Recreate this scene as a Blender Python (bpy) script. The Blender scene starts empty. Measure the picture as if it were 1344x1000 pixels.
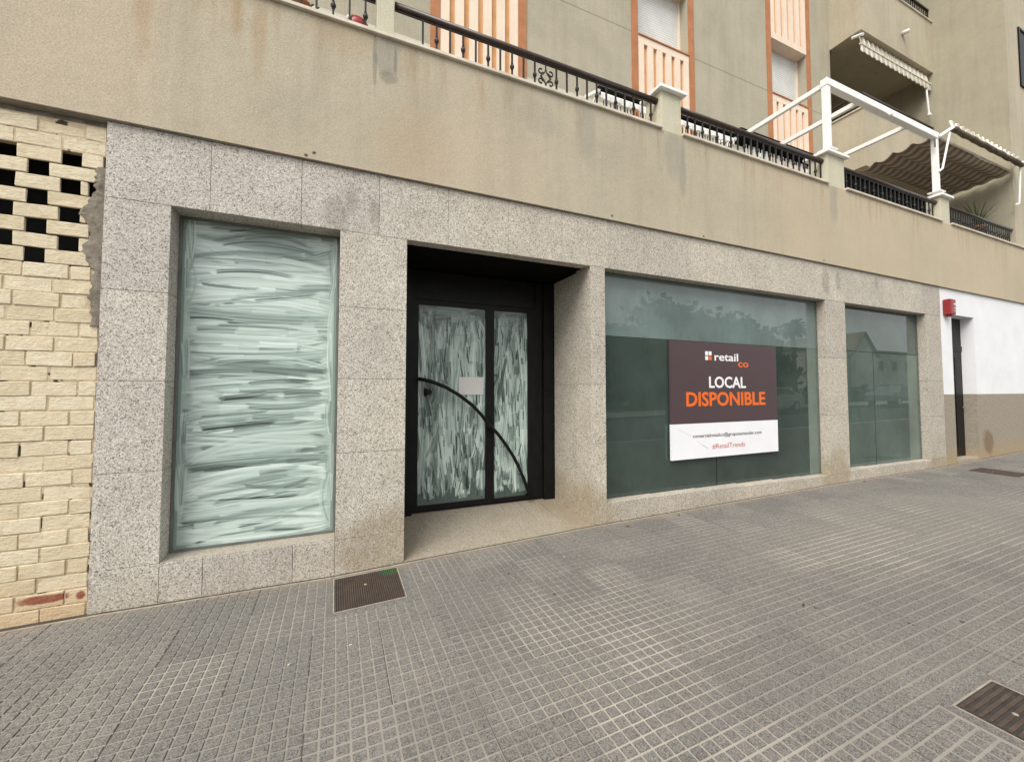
import bpy, math, random
import numpy as np
from mathutils import Vector
R = math.radians
rng = random.Random(7)
nr = np.random.RandomState(11)
S = bpy.context.scene
col = S.collection

# ------------------------------------------------------------------ helpers
class MB:
    def __init__(s): s.v = []; s.f = []
    def quad(s, *p):
        b = len(s.v); s.v += [tuple(q) for q in p]; s.f.append(tuple(range(b, b + len(p))))
    def box(s, x0, x1, y0, y1, z0, z1, c=0.0):
        """box with an optional chamfer c on every edge"""
        if c <= 0:
            b = len(s.v)
            s.v += [(x, y, z) for z in (z0, z1) for y in (y0, y1) for x in (x0, x1)]
            s.f += [tuple(b + i for i in q) for q in ((0,2,3,1),(4,5,7,6),(0,1,5,4),(2,6,7,3),(0,4,6,2),(1,3,7,5))]
            return s
        lo = (x0, y0, z0); hi = (x1, y1, z1); idx = {}
        for sx in (0,1):
            for sy in (0,1):
                for sz in (0,1):
                    sg = (sx, sy, sz)
                    for a in range(3):      # vertex lying on the face of axis a
                        p = []
                        for k in range(3):
                            full = hi[k] if sg[k] else lo[k]
                            p.append(full if k == a else (full - c if sg[k] else full + c))
                        idx[(sg, a)] = len(s.v); s.v.append(tuple(p))
        for a in range(3):
            k1, k2 = [k for k in range(3) if k != a]
            for sd in (0,1):
                q = []
                for (u, w) in ((0,0),(1,0),(1,1),(0,1)):
                    sg = [0,0,0]; sg[a] = sd; sg[k1] = u; sg[k2] = w; q.append(idx[(tuple(sg), a)])
                flip = (sd == 0) != (a == 1)
                s.f.append(tuple(q[::-1]) if flip else tuple(q))
        for a in range(3):                  # edge along axis a
            k1, k2 = [k for k in range(3) if k != a]
            for u in (0,1):
                for w in (0,1):
                    g0 = [0,0,0]; g1 = [0,0,0]; g0[k1] = g1[k1] = u; g0[k2] = g1[k2] = w; g1[a] = 1
                    s.f.append((idx[(tuple(g0),k1)], idx[(tuple(g1),k1)], idx[(tuple(g1),k2)], idx[(tuple(g0),k2)]))
        for sx in (0,1):
            for sy in (0,1):
                for sz in (0,1):
                    s.f.append(tuple(idx[((sx,sy,sz),a)] for a in range(3)))
        return s
    def tube(s, pts, r, n=10, cap=True):
        pts = [Vector(p) for p in pts]; rings = []
        rs = r if isinstance(r, (list, tuple)) else [r]*len(pts)
        for i, p in enumerate(pts):
            d = (pts[min(i+1, len(pts)-1)] - pts[max(i-1, 0)]).normalized()
            up = Vector((0,0,1)) if abs(d.z) < .9 else Vector((0,1,0))
            a = d.cross(up).normalized(); b = d.cross(a).normalized(); base = len(s.v)
            for k in range(n):
                t = 2*math.pi*k/n; s.v.append(tuple(p + (a*math.cos(t) + b*math.sin(t))*rs[i]))
            rings.append(base)
        for i in range(len(rings)-1):
            for k in range(n):
                s.f.append((rings[i]+k, rings[i]+(k+1)%n, rings[i+1]+(k+1)%n, rings[i+1]+k))
        if cap:
            s.f.append(tuple(rings[0]+k for k in range(n))[::-1]); s.f.append(tuple(rings[-1]+k for k in range(n)))
        return s
    def bar(s, p, q, w, h):
        """rectangular bar from p to q"""
        p = Vector(p); q = Vector(q); d = (q-p).normalized()
        up = Vector((0,0,1)) if abs(d.z) < .9 else Vector((0,1,0))
        a = d.cross(up).normalized()*w/2; b = a.cross(d).normalized()*h/2; base = len(s.v)
        for e in (p, q):
            for (i, j) in ((-1,-1),(1,-1),(1,1),(-1,1)): s.v.append(tuple(e + a*i + b*j))
        s.f += [tuple(base+i for i in f) for f in ((0,1,2,3),(4,7,6,5),(0,4,5,1),(1,5,6,2),(2,6,7,3),(3,7,4,0))]
        return s
    def ball(s, c, r, sz=1.0, n=10, m=6):
        base = len(s.v)
        for i in range(m+1):
            t = math.pi*i/m
            for k in range(n):
                a = 2*math.pi*k/n
                s.v.append((c[0]+r*math.sin(t)*math.cos(a), c[1]+r*math.sin(t)*math.sin(a), c[2]+r*sz*math.cos(t)))
        for i in range(m):
            for k in range(n):
                s.f.append((base+i*n+k, base+(i+1)*n+k, base+(i+1)*n+(k+1)%n, base+i*n+(k+1)%n))
        return s
    def lathe(s, c, prof, n=16):
        base = len(s.v)
        for (r, z) in prof:
            for k in range(n):
                a = 2*math.pi*k/n; s.v.append((c[0]+r*math.cos(a), c[1]+r*math.sin(a), c[2]+z))
        for i in range(len(prof)-1):
            for k in range(n):
                s.f.append((base+i*n+k, base+i*n+(k+1)%n, base+(i+1)*n+(k+1)%n, base+(i+1)*n+k))
        return s
    def build(s, name, mat, parent=None, smooth=False, bevel=0):
        me = bpy.data.meshes.new(name); me.from_pydata(s.v, [], s.f); me.validate(); me.update()
        if mat: me.materials.append(mat)
        me.polygons.foreach_set('use_smooth', [bool(smooth)]*len(me.polygons))
        o = bpy.data.objects.new(name, me); col.objects.link(o)
        if parent:
            o.parent = parent
            o.matrix_parent_inverse = Vector_inv(parent)
        return o
from mathutils import Matrix
def Vector_inv(p):
    m = Matrix.Translation(world_loc(p)); return m.inverted()
def world_loc(p):
    l = Vector(p.location)
    return l if p.type == 'EMPTY' else Vector((0,0,0))
def tag(o, label, cat, group=None, kind=None):
    if label: o['label'] = label
    if cat: o['category'] = cat
    if group: o['group'] = group
    if kind: o['kind'] = kind
    return o
def thing(name, loc, label, cat, group=None):
    o = bpy.data.objects.new(name, None); col.objects.link(o); o.location = loc
    o.empty_display_size = .2
    return tag(o, label, cat, group)
def box(*a, c=0.0): return MB().box(*a, c=c)

# ------------------------------------------------------------------ materials
class NT:
    def __init__(s, name):
        s.m = bpy.data.materials.new(name); s.m.use_nodes = True; s.t = s.m.node_tree
        s.b = s.t.nodes['Principled BSDF']; s.out = s.t.nodes['Material Output']
        s.obj = s.n('ShaderNodeNewGeometry').outputs['Position']
    def n(s, typ, **kw):
        d = s.t.nodes.new(typ)
        for k, v in kw.items(): setattr(d, k, v)
        return d
    def link(s, a, b): s.t.links.new(a, b)
    def set(s, sock, v):
        if isinstance(v, bpy.types.NodeSocket): s.link(v, sock)
        elif isinstance(v, (tuple, list)) and len(v) == 3 and sock.type == 'RGBA': sock.default_value = (*v, 1)
        else: sock.default_value = v
    def math(s, op, a, b=0.0, c=0.0, clamp=False):
        d = s.n('ShaderNodeMath', operation=op, use_clamp=clamp)
        s.set(d.inputs[0], a); s.set(d.inputs[1], b); s.set(d.inputs[2], c); return d.outputs[0]
    def vmul(s, v, k):
        d = s.n('ShaderNodeVectorMath', operation='MULTIPLY'); s.set(d.inputs[0], v); d.inputs[1].default_value = k; return d.outputs[0]
    def vadd(s, v, w):
        d = s.n('ShaderNodeVectorMath', operation='ADD'); s.set(d.inputs[0], v); s.set(d.inputs[1], w); return d.outputs[0]
    def noise(s, scale, detail=3, rough=.55, vec=None, dist=0.0, color=False):
        d = s.n('ShaderNodeTexNoise'); d.inputs['Scale'].default_value = scale; d.inputs['Detail'].default_value = detail
        d.inputs['Roughness'].default_value = rough; d.inputs['Distortion'].default_value = dist
        s.link(vec if vec is not None else s.obj, d.inputs['Vector'])
        return d.outputs['Color' if color else 'Fac']
    def voro(s, scale, vec=None, out='Color', feature='F1'):
        d = s.n('ShaderNodeTexVoronoi', feature=feature); d.inputs['Scale'].default_value = scale
        s.link(vec if vec is not None else s.obj, d.inputs['Vector']); return d.outputs[out]
    def ramp(s, fac, stops, interp='LINEAR'):
        d = s.n('ShaderNodeValToRGB'); r = d.color_ramp; r.interpolation = interp
        while len(r.elements) < len(stops): r.elements.new(.5)
        for e, (p, c) in zip(r.elements, stops):
            e.position = p; e.color = (c, c, c, 1) if isinstance(c, (int, float)) else (*c, 1)
        s.link(fac, d.inputs[0]); return d.outputs['Color']
    def mix(s, f, a, b, mode='MIX'):
        d = s.n('ShaderNodeMix', data_type='RGBA', blend_type=mode, clamp_factor=True)
        s.set(d.inputs[0], f); s.set(d.inputs[6], a); s.set(d.inputs[7], b); return d.outputs[2]
    def sep(s, v=None):
        d = s.n('ShaderNodeSeparateXYZ'); s.link(v if v is not None else s.obj, d.inputs[0]); return d.outputs
    def rng(s, v, a, b, c=0.0, d_=1.0, smooth=True):
        d = s.n('ShaderNodeMapRange'); d.interpolation_type = 'SMOOTHSTEP' if smooth else 'LINEAR'
        s.set(d.inputs[0], v)
        for i, k in zip((1,2,3,4), (a,b,c,d_)): d.inputs[i].default_value = k
        return d.outputs[0]
    def bump(s, h, strength=.3, dist=.01, prev=None):
        d = s.n('ShaderNodeBump'); d.inputs['Strength'].default_value = strength; d.inputs['Distance'].default_value = dist
        s.link(h, d.inputs['Height'])
        if prev is not None: s.link(prev, d.inputs['Normal'])
        return d.outputs[0]
    def fin(s, color, rough=.8, normal=None, metal=0.0, spec=.5, coat=0.0):
        s.set(s.b.inputs['Base Color'], color); s.set(s.b.inputs['Roughness'], rough)
        s.b.inputs['Metallic'].default_value = metal; s.b.inputs['Specular IOR Level'].default_value = spec
        s.b.inputs['Coat Weight'].default_value = coat; s.b.inputs['Coat Roughness'].default_value = .03
        if normal is not None: s.link(normal, s.b.inputs['Normal'])
        return s.m
    def blob(s, x, z, rx, rz, edge=.35, nz=3.0):
        """soft irregular patch centred at (x,z) on the facade"""
        X, Y, Z = s.sep()
        a = s.math('DIVIDE', s.math('SUBTRACT', X, x), rx); b = s.math('DIVIDE', s.math('SUBTRACT', Z, z), rz)
        d = s.math('SQRT', s.math('ADD', s.math('MULTIPLY', a, a), s.math('MULTIPLY', b, b)))
        d = s.math('ADD', d, s.math('MULTIPLY', s.math('SUBTRACT', s.noise(nz, 4, .65), .5), 1.3))
        return s.rng(d, 1.0-edge, 1.0+edge, 1.0, 0.0)
    def addf(s, *fs):
        r = fs[0]
        for f in fs[1:]: r = s.math('MAXIMUM', r, f)
        return r

def simple(name, c, rough=.6, metal=0.0, var=.12, scale=8.0, bump=0.0, spec=.5, coat=0.0):
    t = NT(name); k = t.noise(scale, 4, .6)
    lo = tuple(v*(1-var) for v in c); hi = tuple(min(1, v*(1+var)) for v in c)
    cc = t.ramp(k, [(.3, lo), (.7, hi)])
    nrm = t.bump(t.noise(scale*12, 3), bump, .003) if bump else None
    return t.fin(cc, rough, nrm, metal, spec, coat)

def granite(name, base=1.0, dirt=0.0):
    t = NT(name)
    wob = t.vadd(t.obj, t.vmul(t.noise(90, 2, .6, color=True), (.012,.012,.012)))
    c1 = t.voro(150, wob, 'Color'); g1 = t.n('ShaderNodeSeparateColor'); t.link(c1, g1.inputs[0])
    col1 = t.ramp(g1.outputs[0], [(0, (.045,.043,.042)), (.09, (.17,.158,.148)), (.16, (.40,.365,.335)), (.32, (.50,.445,.39)), (.50, (.56,.52,.465)), (.68, (.66,.63,.575)), (.84, (.78,.765,.72))], 'CONSTANT')
    c2 = t.voro(250, wob, 'Color'); g2 = t.n('ShaderNodeSeparateColor'); t.link(c2, g2.inputs[0])
    col2 = t.ramp(g2.outputs[1], [(0, (.12,.11,.105)), (.15, (.42,.375,.335)), (.5, (.56,.515,.46)), (.8, (.76,.735,.69))], 'CONSTANT')
    c = t.mix(.30, col1, col2)
    at = t.n('ShaderNodeAttribute'); at.attribute_name = 'slab'
    sl_ = t.math('MULTIPLY_ADD', at.outputs['Fac'], .07, 1.0)
    cmb = t.n('ShaderNodeCombineXYZ'); t.link(sl_, cmb.inputs[0]); t.link(sl_, cmb.inputs[1]); t.link(t.math('MULTIPLY_ADD', at.outputs['Fac'], .055, 1.0), cmb.inputs[2])
    c = t.mix(1.0, c, cmb.outputs[0], 'MULTIPLY')
    big = t.ramp(t.noise(2.3, 5, .65), [(.3, (.86,.85,.83)), (.7, (1.07,1.07,1.06))])
    c = t.mix(1.0, c, big, 'MULTIPLY')
    X, Y, Z = t.sep()
    # grime: brown staining near the ground, stronger round the doorway, a few dark runs under the beam
    low = t.rng(t.math('ADD', Z, t.math('MULTIPLY', t.noise(2.6, 4, .65), .55)), .12, .72, 1.0, 0.0)
    st = t.addf(t.math('MULTIPLY', low, .42), t.blob(.42, .12, .42, .30), t.blob(2.62, .02, .34, .40), t.blob(7.15, .02, .34, .55), t.blob(10.2, -.1, .5, .35))
    st = t.math('MULTIPLY', st, t.ramp(t.noise(9, 5, .7), [(.25, .45), (.7, 1.0)]))
    c = t.mix(t.math('MULTIPLY', st, .60), c, (.27,.195,.10))
    dk = t.addf(t.blob(-.02, 3.02, .10, .16, nz=8), t.blob(.10, 3.15, .05, .12, nz=8), t.blob(.30, 3.10, .05, .11, nz=8), t.blob(6.98, 3.18, .09, .2, nz=7), t.blob(7.3, 3.22, .06, .16, nz=7), t.blob(8.4, 3.3, .05, .1, nz=8))
    c = t.mix(t.math('MULTIPLY', dk, .38), c, (.17,.15,.12))
    if dirt:
        c = t.mix(t.ramp(t.noise(3.2, 5, .65), [(.3, dirt*.6), (.7, dirt)]), c, (.33,.275,.20))
    warm = t.ramp(t.math('MULTIPLY_ADD', t.noise(.8, 3), .5, t.rng(X, -1.2, 2.5, 0, .5)), [(.3, (.93,.935,.93)), (.8, (.95,.935,.88))])
    c = t.mix(1.0, c, warm, 'MULTIPLY')
    if base != 1.0: c = t.mix(1.0, c, (base,)*3, 'MULTIPLY')
    nrm = t.bump(t.noise(260, 2, .7), .25, .002)
    return t.fin(c, .62, nrm, spec=.35)

def stucco(name, c0, kind='wall'):
    t = NT(name); X, Y, Z = t.sep()
    big = t.noise(1.1, 5, .6); mid = t.noise(6, 4, .65); fine = t.noise(150, 3, .75)
    c = t.ramp(big, [(.28, tuple(v*.86 for v in c0)), (.5, c0), (.72, tuple(min(1, v*1.1) for v in c0))])
    c = t.mix(t.math('MULTIPLY', mid, .5), c, tuple(v*.76 for v in c0))
    # vertical rain streaks
    sv = t.vmul(t.obj, (5.0, 5.0, .35)); sk = t.noise(1.0, 5, .7, vec=sv)
    c = t.mix(t.ramp(sk, [(.46, 0.0), (.72, .42)]), c, tuple(v*.66 for v in c0))
    if kind == 'beam':
        warm = t.ramp(t.noise(.55, 3, .5, vec=t.vmul(t.obj, (1.0,1.0,.6))), [(.4, 0.0), (.62, 1.0)])
        c = t.mix(t.math('MULTIPLY', warm, .5), c, (.545,.445,.335))
        right = t.rng(X, 3.0, 9.5, 0, .40); c = t.mix(right, c, (.55,.46,.31))
        sk2 = t.noise(1.0, 4, .7, vec=t.vmul(t.obj, (9.0,9.0,.8)))
        top = t.math('MULTIPLY', t.rng(Z, 4.05, 4.72, 0, 1), t.ramp(sk2, [(.52, 0.0), (.72, .42)]))
        c = t.mix(top, c, (.30,.165,.075))
        rust = t.addf(t.blob(-1.36, 4.35, .05, .34, nz=5, edge=.6), t.blob(-.62, 4.42, .045, .34, nz=5, edge=.6), t.blob(-.78, 4.55, .04, .2, nz=5, edge=.6), t.math('MULTIPLY', t.blob(.0, 4.62, .25, .16, nz=5, edge=.6), .7), t.math('MULTIPLY', t.blob(.62, 3.75, .3, .4, nz=3, edge=.7), .5))
        c = t.mix(t.math('MULTIPLY', rust, .34), c, (.36,.22,.11))
        pin = t.addf(*[t.math('MULTIPLY', t.blob(px_, pz_, .014, .012, nz=30, edge=.5), .9) for px_, pz_ in ((-.26,3.475),(-.20,3.51),(2.9,3.50),(4.35,3.48),(6.9,3.49))])
        c = t.mix(pin, c, (.03,.025,.02))
        grey = t.addf(t.blob(.385, 4.57, .105, .19, nz=7, edge=.12), t.math('MULTIPLY', t.blob(2.55, 4.45, .12, .36, nz=6), .7), t.math('MULTIPLY', t.blob(3.85, 4.45, .16, .32, nz=6), .75), t.blob(4.0, 4.3, .06, .36, nz=6), t.math('MULTIPLY', t.blob(7.2, 4.45, .1, .3, nz=6), .8), t.math('MULTIPLY', t.blob(1.95, 4.4, .2, .2, nz=4), .5))
        c = t.mix(t.math('MULTIPLY', grey, .48), c, (.27,.265,.235))
        dk = t.addf(t.blob(.28, 4.5, .018, .26, nz=14), t.blob(.40, 4.36, .07, .06, nz=12), t.blob(.46, 4.5, .015, .18, nz=14))
        c = t.mix(t.math('MULTIPLY', dk, .4), c, (.12,.12,.11))
    if kind == 'wall':
        pr = t.math('PINGPONG', t.math('SUBTRACT', Z, 8.03), 1.55)
        c = t.mix(t.rng(pr, .006, .016, .55, 0), c, (.13,.12,.10))
        # painted white band round the base of the wall
        c = t.mix(t.rng(Z, 6.49, 6.50, 1, 0), c, (.60,.585,.50))
    n1 = t.bump(fine, .55, .004); n1 = t.bump(mid, .25, .02, n1)
    spk = t.ramp(t.noise(95, 3, .8), [(.35, (.80,.80,.80)), (.65, (1.15,1.15,1.15))])
    c = t.mix(1.0, c, spk, 'MULTIPLY')
    return t.fin(c, .92, n1, spec=.2)

M = {}
M['granite'] = granite('speckled_granite')
M['floor_granite'] = granite('worn_floor_granite', .78, .45)
M['granite_dirty'] = granite('dirty_granite', .92, .5)
M['beam'] = stucco('weathered_stucco', (.485,.435,.33), 'beam')
M['wall'] = stucco('grey_green_stucco', (.46,.42,.325), 'wall')
M['balc'] = stucco('balcony_stucco', (.50,.445,.335), 'balcony')
M['pillar'] = stucco('pillar_stucco', (.60,.57,.44), 'balcony')
M['coping'] = simple('cream_coping', (.62,.56,.46), .7, var=.2, scale=5, bump=.2)
M['iron'] = simple('black_iron', (.018,.017,.017), .5, var=.3, scale=30, spec=.4)
M['wood_rail'] = simple('dark_brown_rail', (.035,.017,.012), .35, var=.35, scale=12, spec=.5)
M['white_metal'] = simple('white_painted_metal', (.86,.86,.84), .4, var=.05, scale=6)
M['cream'] = simple('cream_slats', (.80,.66,.53), .7, var=.06, scale=4, bump=.1)
M['orange'] = simple('orange_paint', (.60,.33,.15), .8, var=.12, scale=5, bump=.2)
M['terracotta'] = simple('terracotta_frame', (.42,.175,.075), .8, var=.15, scale=5, bump=.3)
M['black_frame'] = simple('black_metal_frame', (.0055,.0055,.0055), .45, var=.5, scale=9, spec=.22)
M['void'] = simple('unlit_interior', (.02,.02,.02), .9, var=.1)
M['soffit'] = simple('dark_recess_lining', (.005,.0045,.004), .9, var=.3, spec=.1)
M['grey_frame'] = simple('grey_aluminium_frame', (.16,.17,.155), .45, metal=.3, var=.2)
M['concrete'] = simple('rough_concrete', (.27,.25,.215), .95, var=.3, scale=14, bump=.7)
M['paper'] = simple('paper_notice', (.62,.62,.60), .8, var=.03)
M['red'] = simple('red_plastic', (.25,.022,.022), .4, var=.15, scale=6)
M['brown_cloth'] = simple('brown_awning_cloth', (.13,.10,.07), .9, var=.4, scale=8)
M['dark_cloth'] = simple('dark_shade_cloth', (.008,.009,.007), .95, var=.5, scale=25, spec=.05)
M['leaf'] = simple('leaf_green', (.07,.11,.035), .6, var=.5, scale=20)
M['leaf_dark'] = simple('dark_foliage', (.045,.075,.03), .7, var=.5, scale=3)
M['bark'] = simple('bark', (.16,.12,.085), .9, var=.3, scale=10, bump=.6)
M['clay'] = simple('clay_pot', (.36,.15,.07), .8, var=.2)
M['white_plastic'] = simple('white_plastic', (.75,.74,.70), .5, var=.06)

def shutter():
    t = NT('roller_shutter'); X, Y, Z = t.sep()
    p = t.math('PINGPONG', Z, .025); g = t.rng(p, 0, .006, .5, 1)
    c = t.mix(1.0, t.ramp(t.noise(2.5, 4), [(.3, (.60,.61,.59)), (.7, (.72,.73,.71))]), g, 'MULTIPLY')
    return t.fin(c, .6, t.bump(t.rng(p, 0, .02), .5, .006))
M['shutter'] = shutter()

def stripes(name, a, b, axis=0, per=.11, rough=.9):
    t = NT(name); ax = t.sep()[axis]
    p = t.math('PINGPONG', ax, per); f = t.rng(p, per*.44, per*.56, 0, 1)
    c = t.mix(f, a, b); c = t.mix(t.math('MULTIPLY', t.noise(12, 4), .35), c, tuple(v*.6 for v in b))
    m = t.fin(c, rough, spec=.1)
    return m
M['canopy'] = stripes('brown_striped_canvas', (.46,.395,.305), (.23,.185,.14), 0, .115)
M['valance'] = stripes('grey_striped_valance', (.86,.83,.72), (.48,.45,.37), 0, .10)

def brick_mat():
    t = NT('cream_painted_brick'); X, Y, Z = t.sep()
    at = t.n('ShaderNodeAttribute'); at.attribute_name = 'tone'; tone = at.outputs['Fac']
    c = t.ramp(tone, [(0, (.66,.57,.40)), (.5, (.71,.625,.46)), (1, (.76,.69,.53))])
    c = t.mix(t.ramp(t.noise(7, 5, .65), [(.4, 0.0), (.75, .5)]), c, (.84,.74,.55))
    st = t.noise(1.0, 3, .6, vec=t.vmul(t.obj, (14, 14, 160)))
    c = t.mix(t.ramp(st, [(.45, 0.0), (.68, .42)]), c, (.46,.37,.235))
    low = t.rng(t.math('ADD', Z, t.math('MULTIPLY', t.noise(5, 4, .7), .4)), .12, .55, 1, 0)
    c = t.mix(t.math('MULTIPLY', low, .5), c, (.52,.31,.15))
    red = t.addf(t.blob(-1.77, .085, .13, .028, nz=9, edge=.2), t.blob(-1.60, .075, .03, .03, nz=14, edge=.2))
    c = t.mix(t.math('MULTIPLY', red, .9), c, (.24,.055,.035))
    pits = t.ramp(t.voro(55, out='Distance'), [(.0, .7), (.10, 0.0)])
    c = t.mix(t.math('MULTIPLY', pits, t.ramp(t.noise(6), [(.55, 0.0), (.62, .8)])), c, (.20,.13,.07))
    c = t.mix(t.ramp(t.noise(24, 5, .75), [(.46, 0.0), (.72, .45)]), c, (.50,.38,.22))
    n1 = t.bump(st, .6, .006); n1 = t.bump(t.noise(38, 5, .75), .9, .010, n1)
    return t.fin(c, .95, n1, spec=.1)
M['brick'] = brick_mat()
def mortar_mat(name, a, b):
    t = NT(name)
    c = t.ramp(t.noise(14, 5, .7), [(.3, a), (.7, b)])
    c = t.mix(t.ramp(t.voro(40, out='Distance'), [(0, .5), (.12, 0.0)]), c, (.06,.05,.04))
    c = t.mix(t.ramp(t.noise(8, 3, .6), [(.60, 0.0), (.64, .93 if 'cream' in name else .3)]), c, (.02,.015,.01))
    return t.fin(c, .95, t.bump(t.noise(45, 5, .75), .9, .012), spec=.1)
M['mortar'] = mortar_mat('cream_mortar', (.46,.36,.24), (.74,.62,.44))
M['grey_mortar'] = mortar_mat('grey_mortar', (.17,.145,.115), (.31,.275,.225))

def tile_mat():
    t = NT('terrazzo_paving'); X, Y, Z = t.sep()
    at = t.n('ShaderNodeAttribute'); at.attribute_name = 'tone'; tone = at.outputs['Fac']
    c = t.ramp(tone, [(0, (.160,.153,.144)), (.35, (.174,.166,.156)), (.7, (.184,.176,.165)), (1, (.202,.192,.178))])
    gr = t.voro(240, out='Color'); g = t.n('ShaderNodeSeparateColor'); t.link(gr, g.inputs[0])
    sp = t.ramp(g.outputs[0], [(0, (.36,.36,.36)), (.16, (.68,.68,.68)), (.42, (1.0,1.0,1.0)), (.80, (1.42,1.40,1.36))], 'CONSTANT')
    c = t.mix(.8, c, sp, 'MULTIPLY')
    c = t.mix(1.0, c, t.ramp(t.noise(1.2, 5, .6), [(.3, (.93,.93,.93)), (.7, (1.07,1.06,1.04))]), 'MULTIPLY')
    # dropped gum and stains
    v = t.n('ShaderNodeTexVoronoi'); v.inputs['Scale'].default_value = 2.9; t.link(t.vadd(t.obj, t.vmul(t.noise(30, 2, color=True), (.02,.02,0))), v.inputs['Vector'])
    gum = t.rng(v.outputs['Distance'], .034, .058, 1, 0); gs = t.n('ShaderNodeSeparateColor'); t.link(v.outputs['Color'], gs.inputs[0])
    gum = t.math('MULTIPLY', gum, t.rng(gs.outputs[0], .40, .44, 0, 1))
    c = t.mix(t.math('MULTIPLY', gum, .85), c, (.035,.032,.029))
    edge = t.rng(t.math('ADD', Y, t.math('MULTIPLY', t.noise(6, 4, .7), .3)), -.02, .22, 0, 1)
    c = t.mix(t.math('MULTIPLY', edge, .65), c, (.30,.225,.14))
    a = t.math('DIVIDE', t.math('SUBTRACT', X, 6.0), 2.6); b = t.math('DIVIDE', t.math('SUBTRACT', Y, -1.3), .8)
    pp = t.rng(t.math('ADD', t.math('ADD', t.math('MULTIPLY', a, a), t.math('MULTIPLY', b, b)), t.math('MULTIPLY', t.math('SUBTRACT', t.noise(2, 4, .6), .5), 1.2)), .3, 1.3, .28, 0)
    c = t.mix(pp, c, (.27,.255,.225))
    return t.fin(c, .8, t.bump(t.noise(300, 2), .3, .002), spec=.25)
def groove_mat():
    t = NT('sandy_groove')
    at = t.n('ShaderNodeAttribute'); at.attribute_name = 'tone'
    X, Y, Z = t.sep()
    f = t.math('ADD', t.math('MULTIPLY_ADD', t.noise(.9, 5, .65), .48, t.math('MULTIPLY', at.outputs['Fac'], .10)), .17)
    def patch(x, y, rx, ry, k):
        a = t.math('DIVIDE', t.math('SUBTRACT', X, x), rx); b = t.math('DIVIDE', t.math('SUBTRACT', Y, y), ry)
        d = t.math('ADD', t.math('MULTIPLY', a, a), t.math('MULTIPLY', b, b))
        return t.math('MULTIPLY', t.rng(d, .1, 1.3, 1, 0), k)
    for a_ in ((1.55,-1.65,.8,.75,.15), (5.2,-1.35,1.8,.75,.24), (1.0,-2.6,1.1,.7,.10), (3.2,-2.6,1.2,.8,-.08), (-.75,-1.0,.35,.25,.12), (2.4,-.9,.8,.4,.08)):
        f = t.math('ADD', f, patch(*a_))
    c = t.ramp(f, [(.28, (.19,.183,.168)), (.44, (.27,.256,.23)), (.60, (.37,.346,.30)), (.78, (.50,.465,.39))])
    c = t.mix(t.math('MULTIPLY', t.noise(40, 4, .7), .35), c, (.22,.19,.15))
    return t.fin(c, .95, spec=.1)
M['tile'] = tile_mat(); M['groove'] = groove_mat()
M['dirt'] = simple('dirt_and_contact_shade', (.055,.045,.032), .95, var=.5, scale=6)  # wall-base grime, its dark colour also stands in for contact shadow
M['joint'] = simple('dark_open_joint', (.035,.03,.026), .95, var=.4, scale=20)

def cover_mat(green):
    t = NT('rusty_iron_cover' + ('_green' if green else '')); 
    c = t.ramp(t.noise(9, 5, .7), [(.3, (.055,.038,.030)), (.55, (.085,.060,.048)), (.8, (.13,.095,.075))])
    c = t.mix(t.ramp(t.noise(60, 3), [(.62, 0.0), (.75, .5)]), c, (.30,.25,.2))
    if green:
        X, Y, Z = t.sep()
        a = t.math('MULTIPLY', t.rng(X, .35, .41, 0, 1), t.rng(Y, -.21, -.17, 0, 1))
        c = t.mix(t.math('MULTIPLY', a, t.ramp(t.noise(12, 4), [(.35, .6), (.6, 1.0)])), c, (.03,.14,.03))
    return t.fin(c, .6, t.bump(t.noise(80, 3), .4, .003), metal=.25, spec=.4)
M['cover'] = cover_mat(False); M['cover_green'] = cover_mat(True)
M['cement'] = simple('cement_bed', (.30,.27,.22), .95, var=.25, scale=18, bump=.4)

def glass_mat(name, body, spec=.68, rough=.012):
    """pane backed by film or boarding: coloured body under a clear mirror-smooth surface"""
    t = NT(name)
    c = t.ramp(t.noise(1.3, 5, .6), [(.3, tuple(v*.72 for v in body)), (.7, tuple(v*1.22 for v in body))])
    c = t.mix(t.ramp(t.noise(1.0, 4, .7, vec=t.vmul(t.obj, (14, 14, 2.2))), [(.5, 0.0), (.8, .18)]), c, tuple(v*1.5+.01 for v in body))
    m = t.fin(c, rough, t.bump(t.noise(.8, 2), .02, .005), spec=spec)
    t.b.inputs['IOR'].default_value = 1.45
    return m
M['film'] = glass_mat('frosted_film_glass', (.155,.202,.197))
M['panel_glass'] = glass_mat('boarded_glass', (.048,.068,.059))
M['strip_glass'] = glass_mat('clear_edge_glass', (.135,.175,.152))
M['right_glass'] = glass_mat('far_window_glass', (.082,.116,.101))
M['edge_glass'] = glass_mat('unpainted_glass', (.10,.14,.13))

def paint_mat():
    t = NT('smeared_whitewash')
    at = t.n('ShaderNodeAttribute'); at.attribute_name = 'paint'; p = at.outputs['Fac']
    c = t.ramp(p, [(0, (.016,.024,.022)), (.20, (.065,.088,.08)), (.42, (.24,.31,.285)), (.64, (.465,.57,.53)), (1, (.74,.835,.795))])
    m = t.fin(c, .16, spec=.5)
    t.b.inputs['IOR'].default_value = 1.5
    return m
M['whitewash'] = paint_mat()

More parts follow.
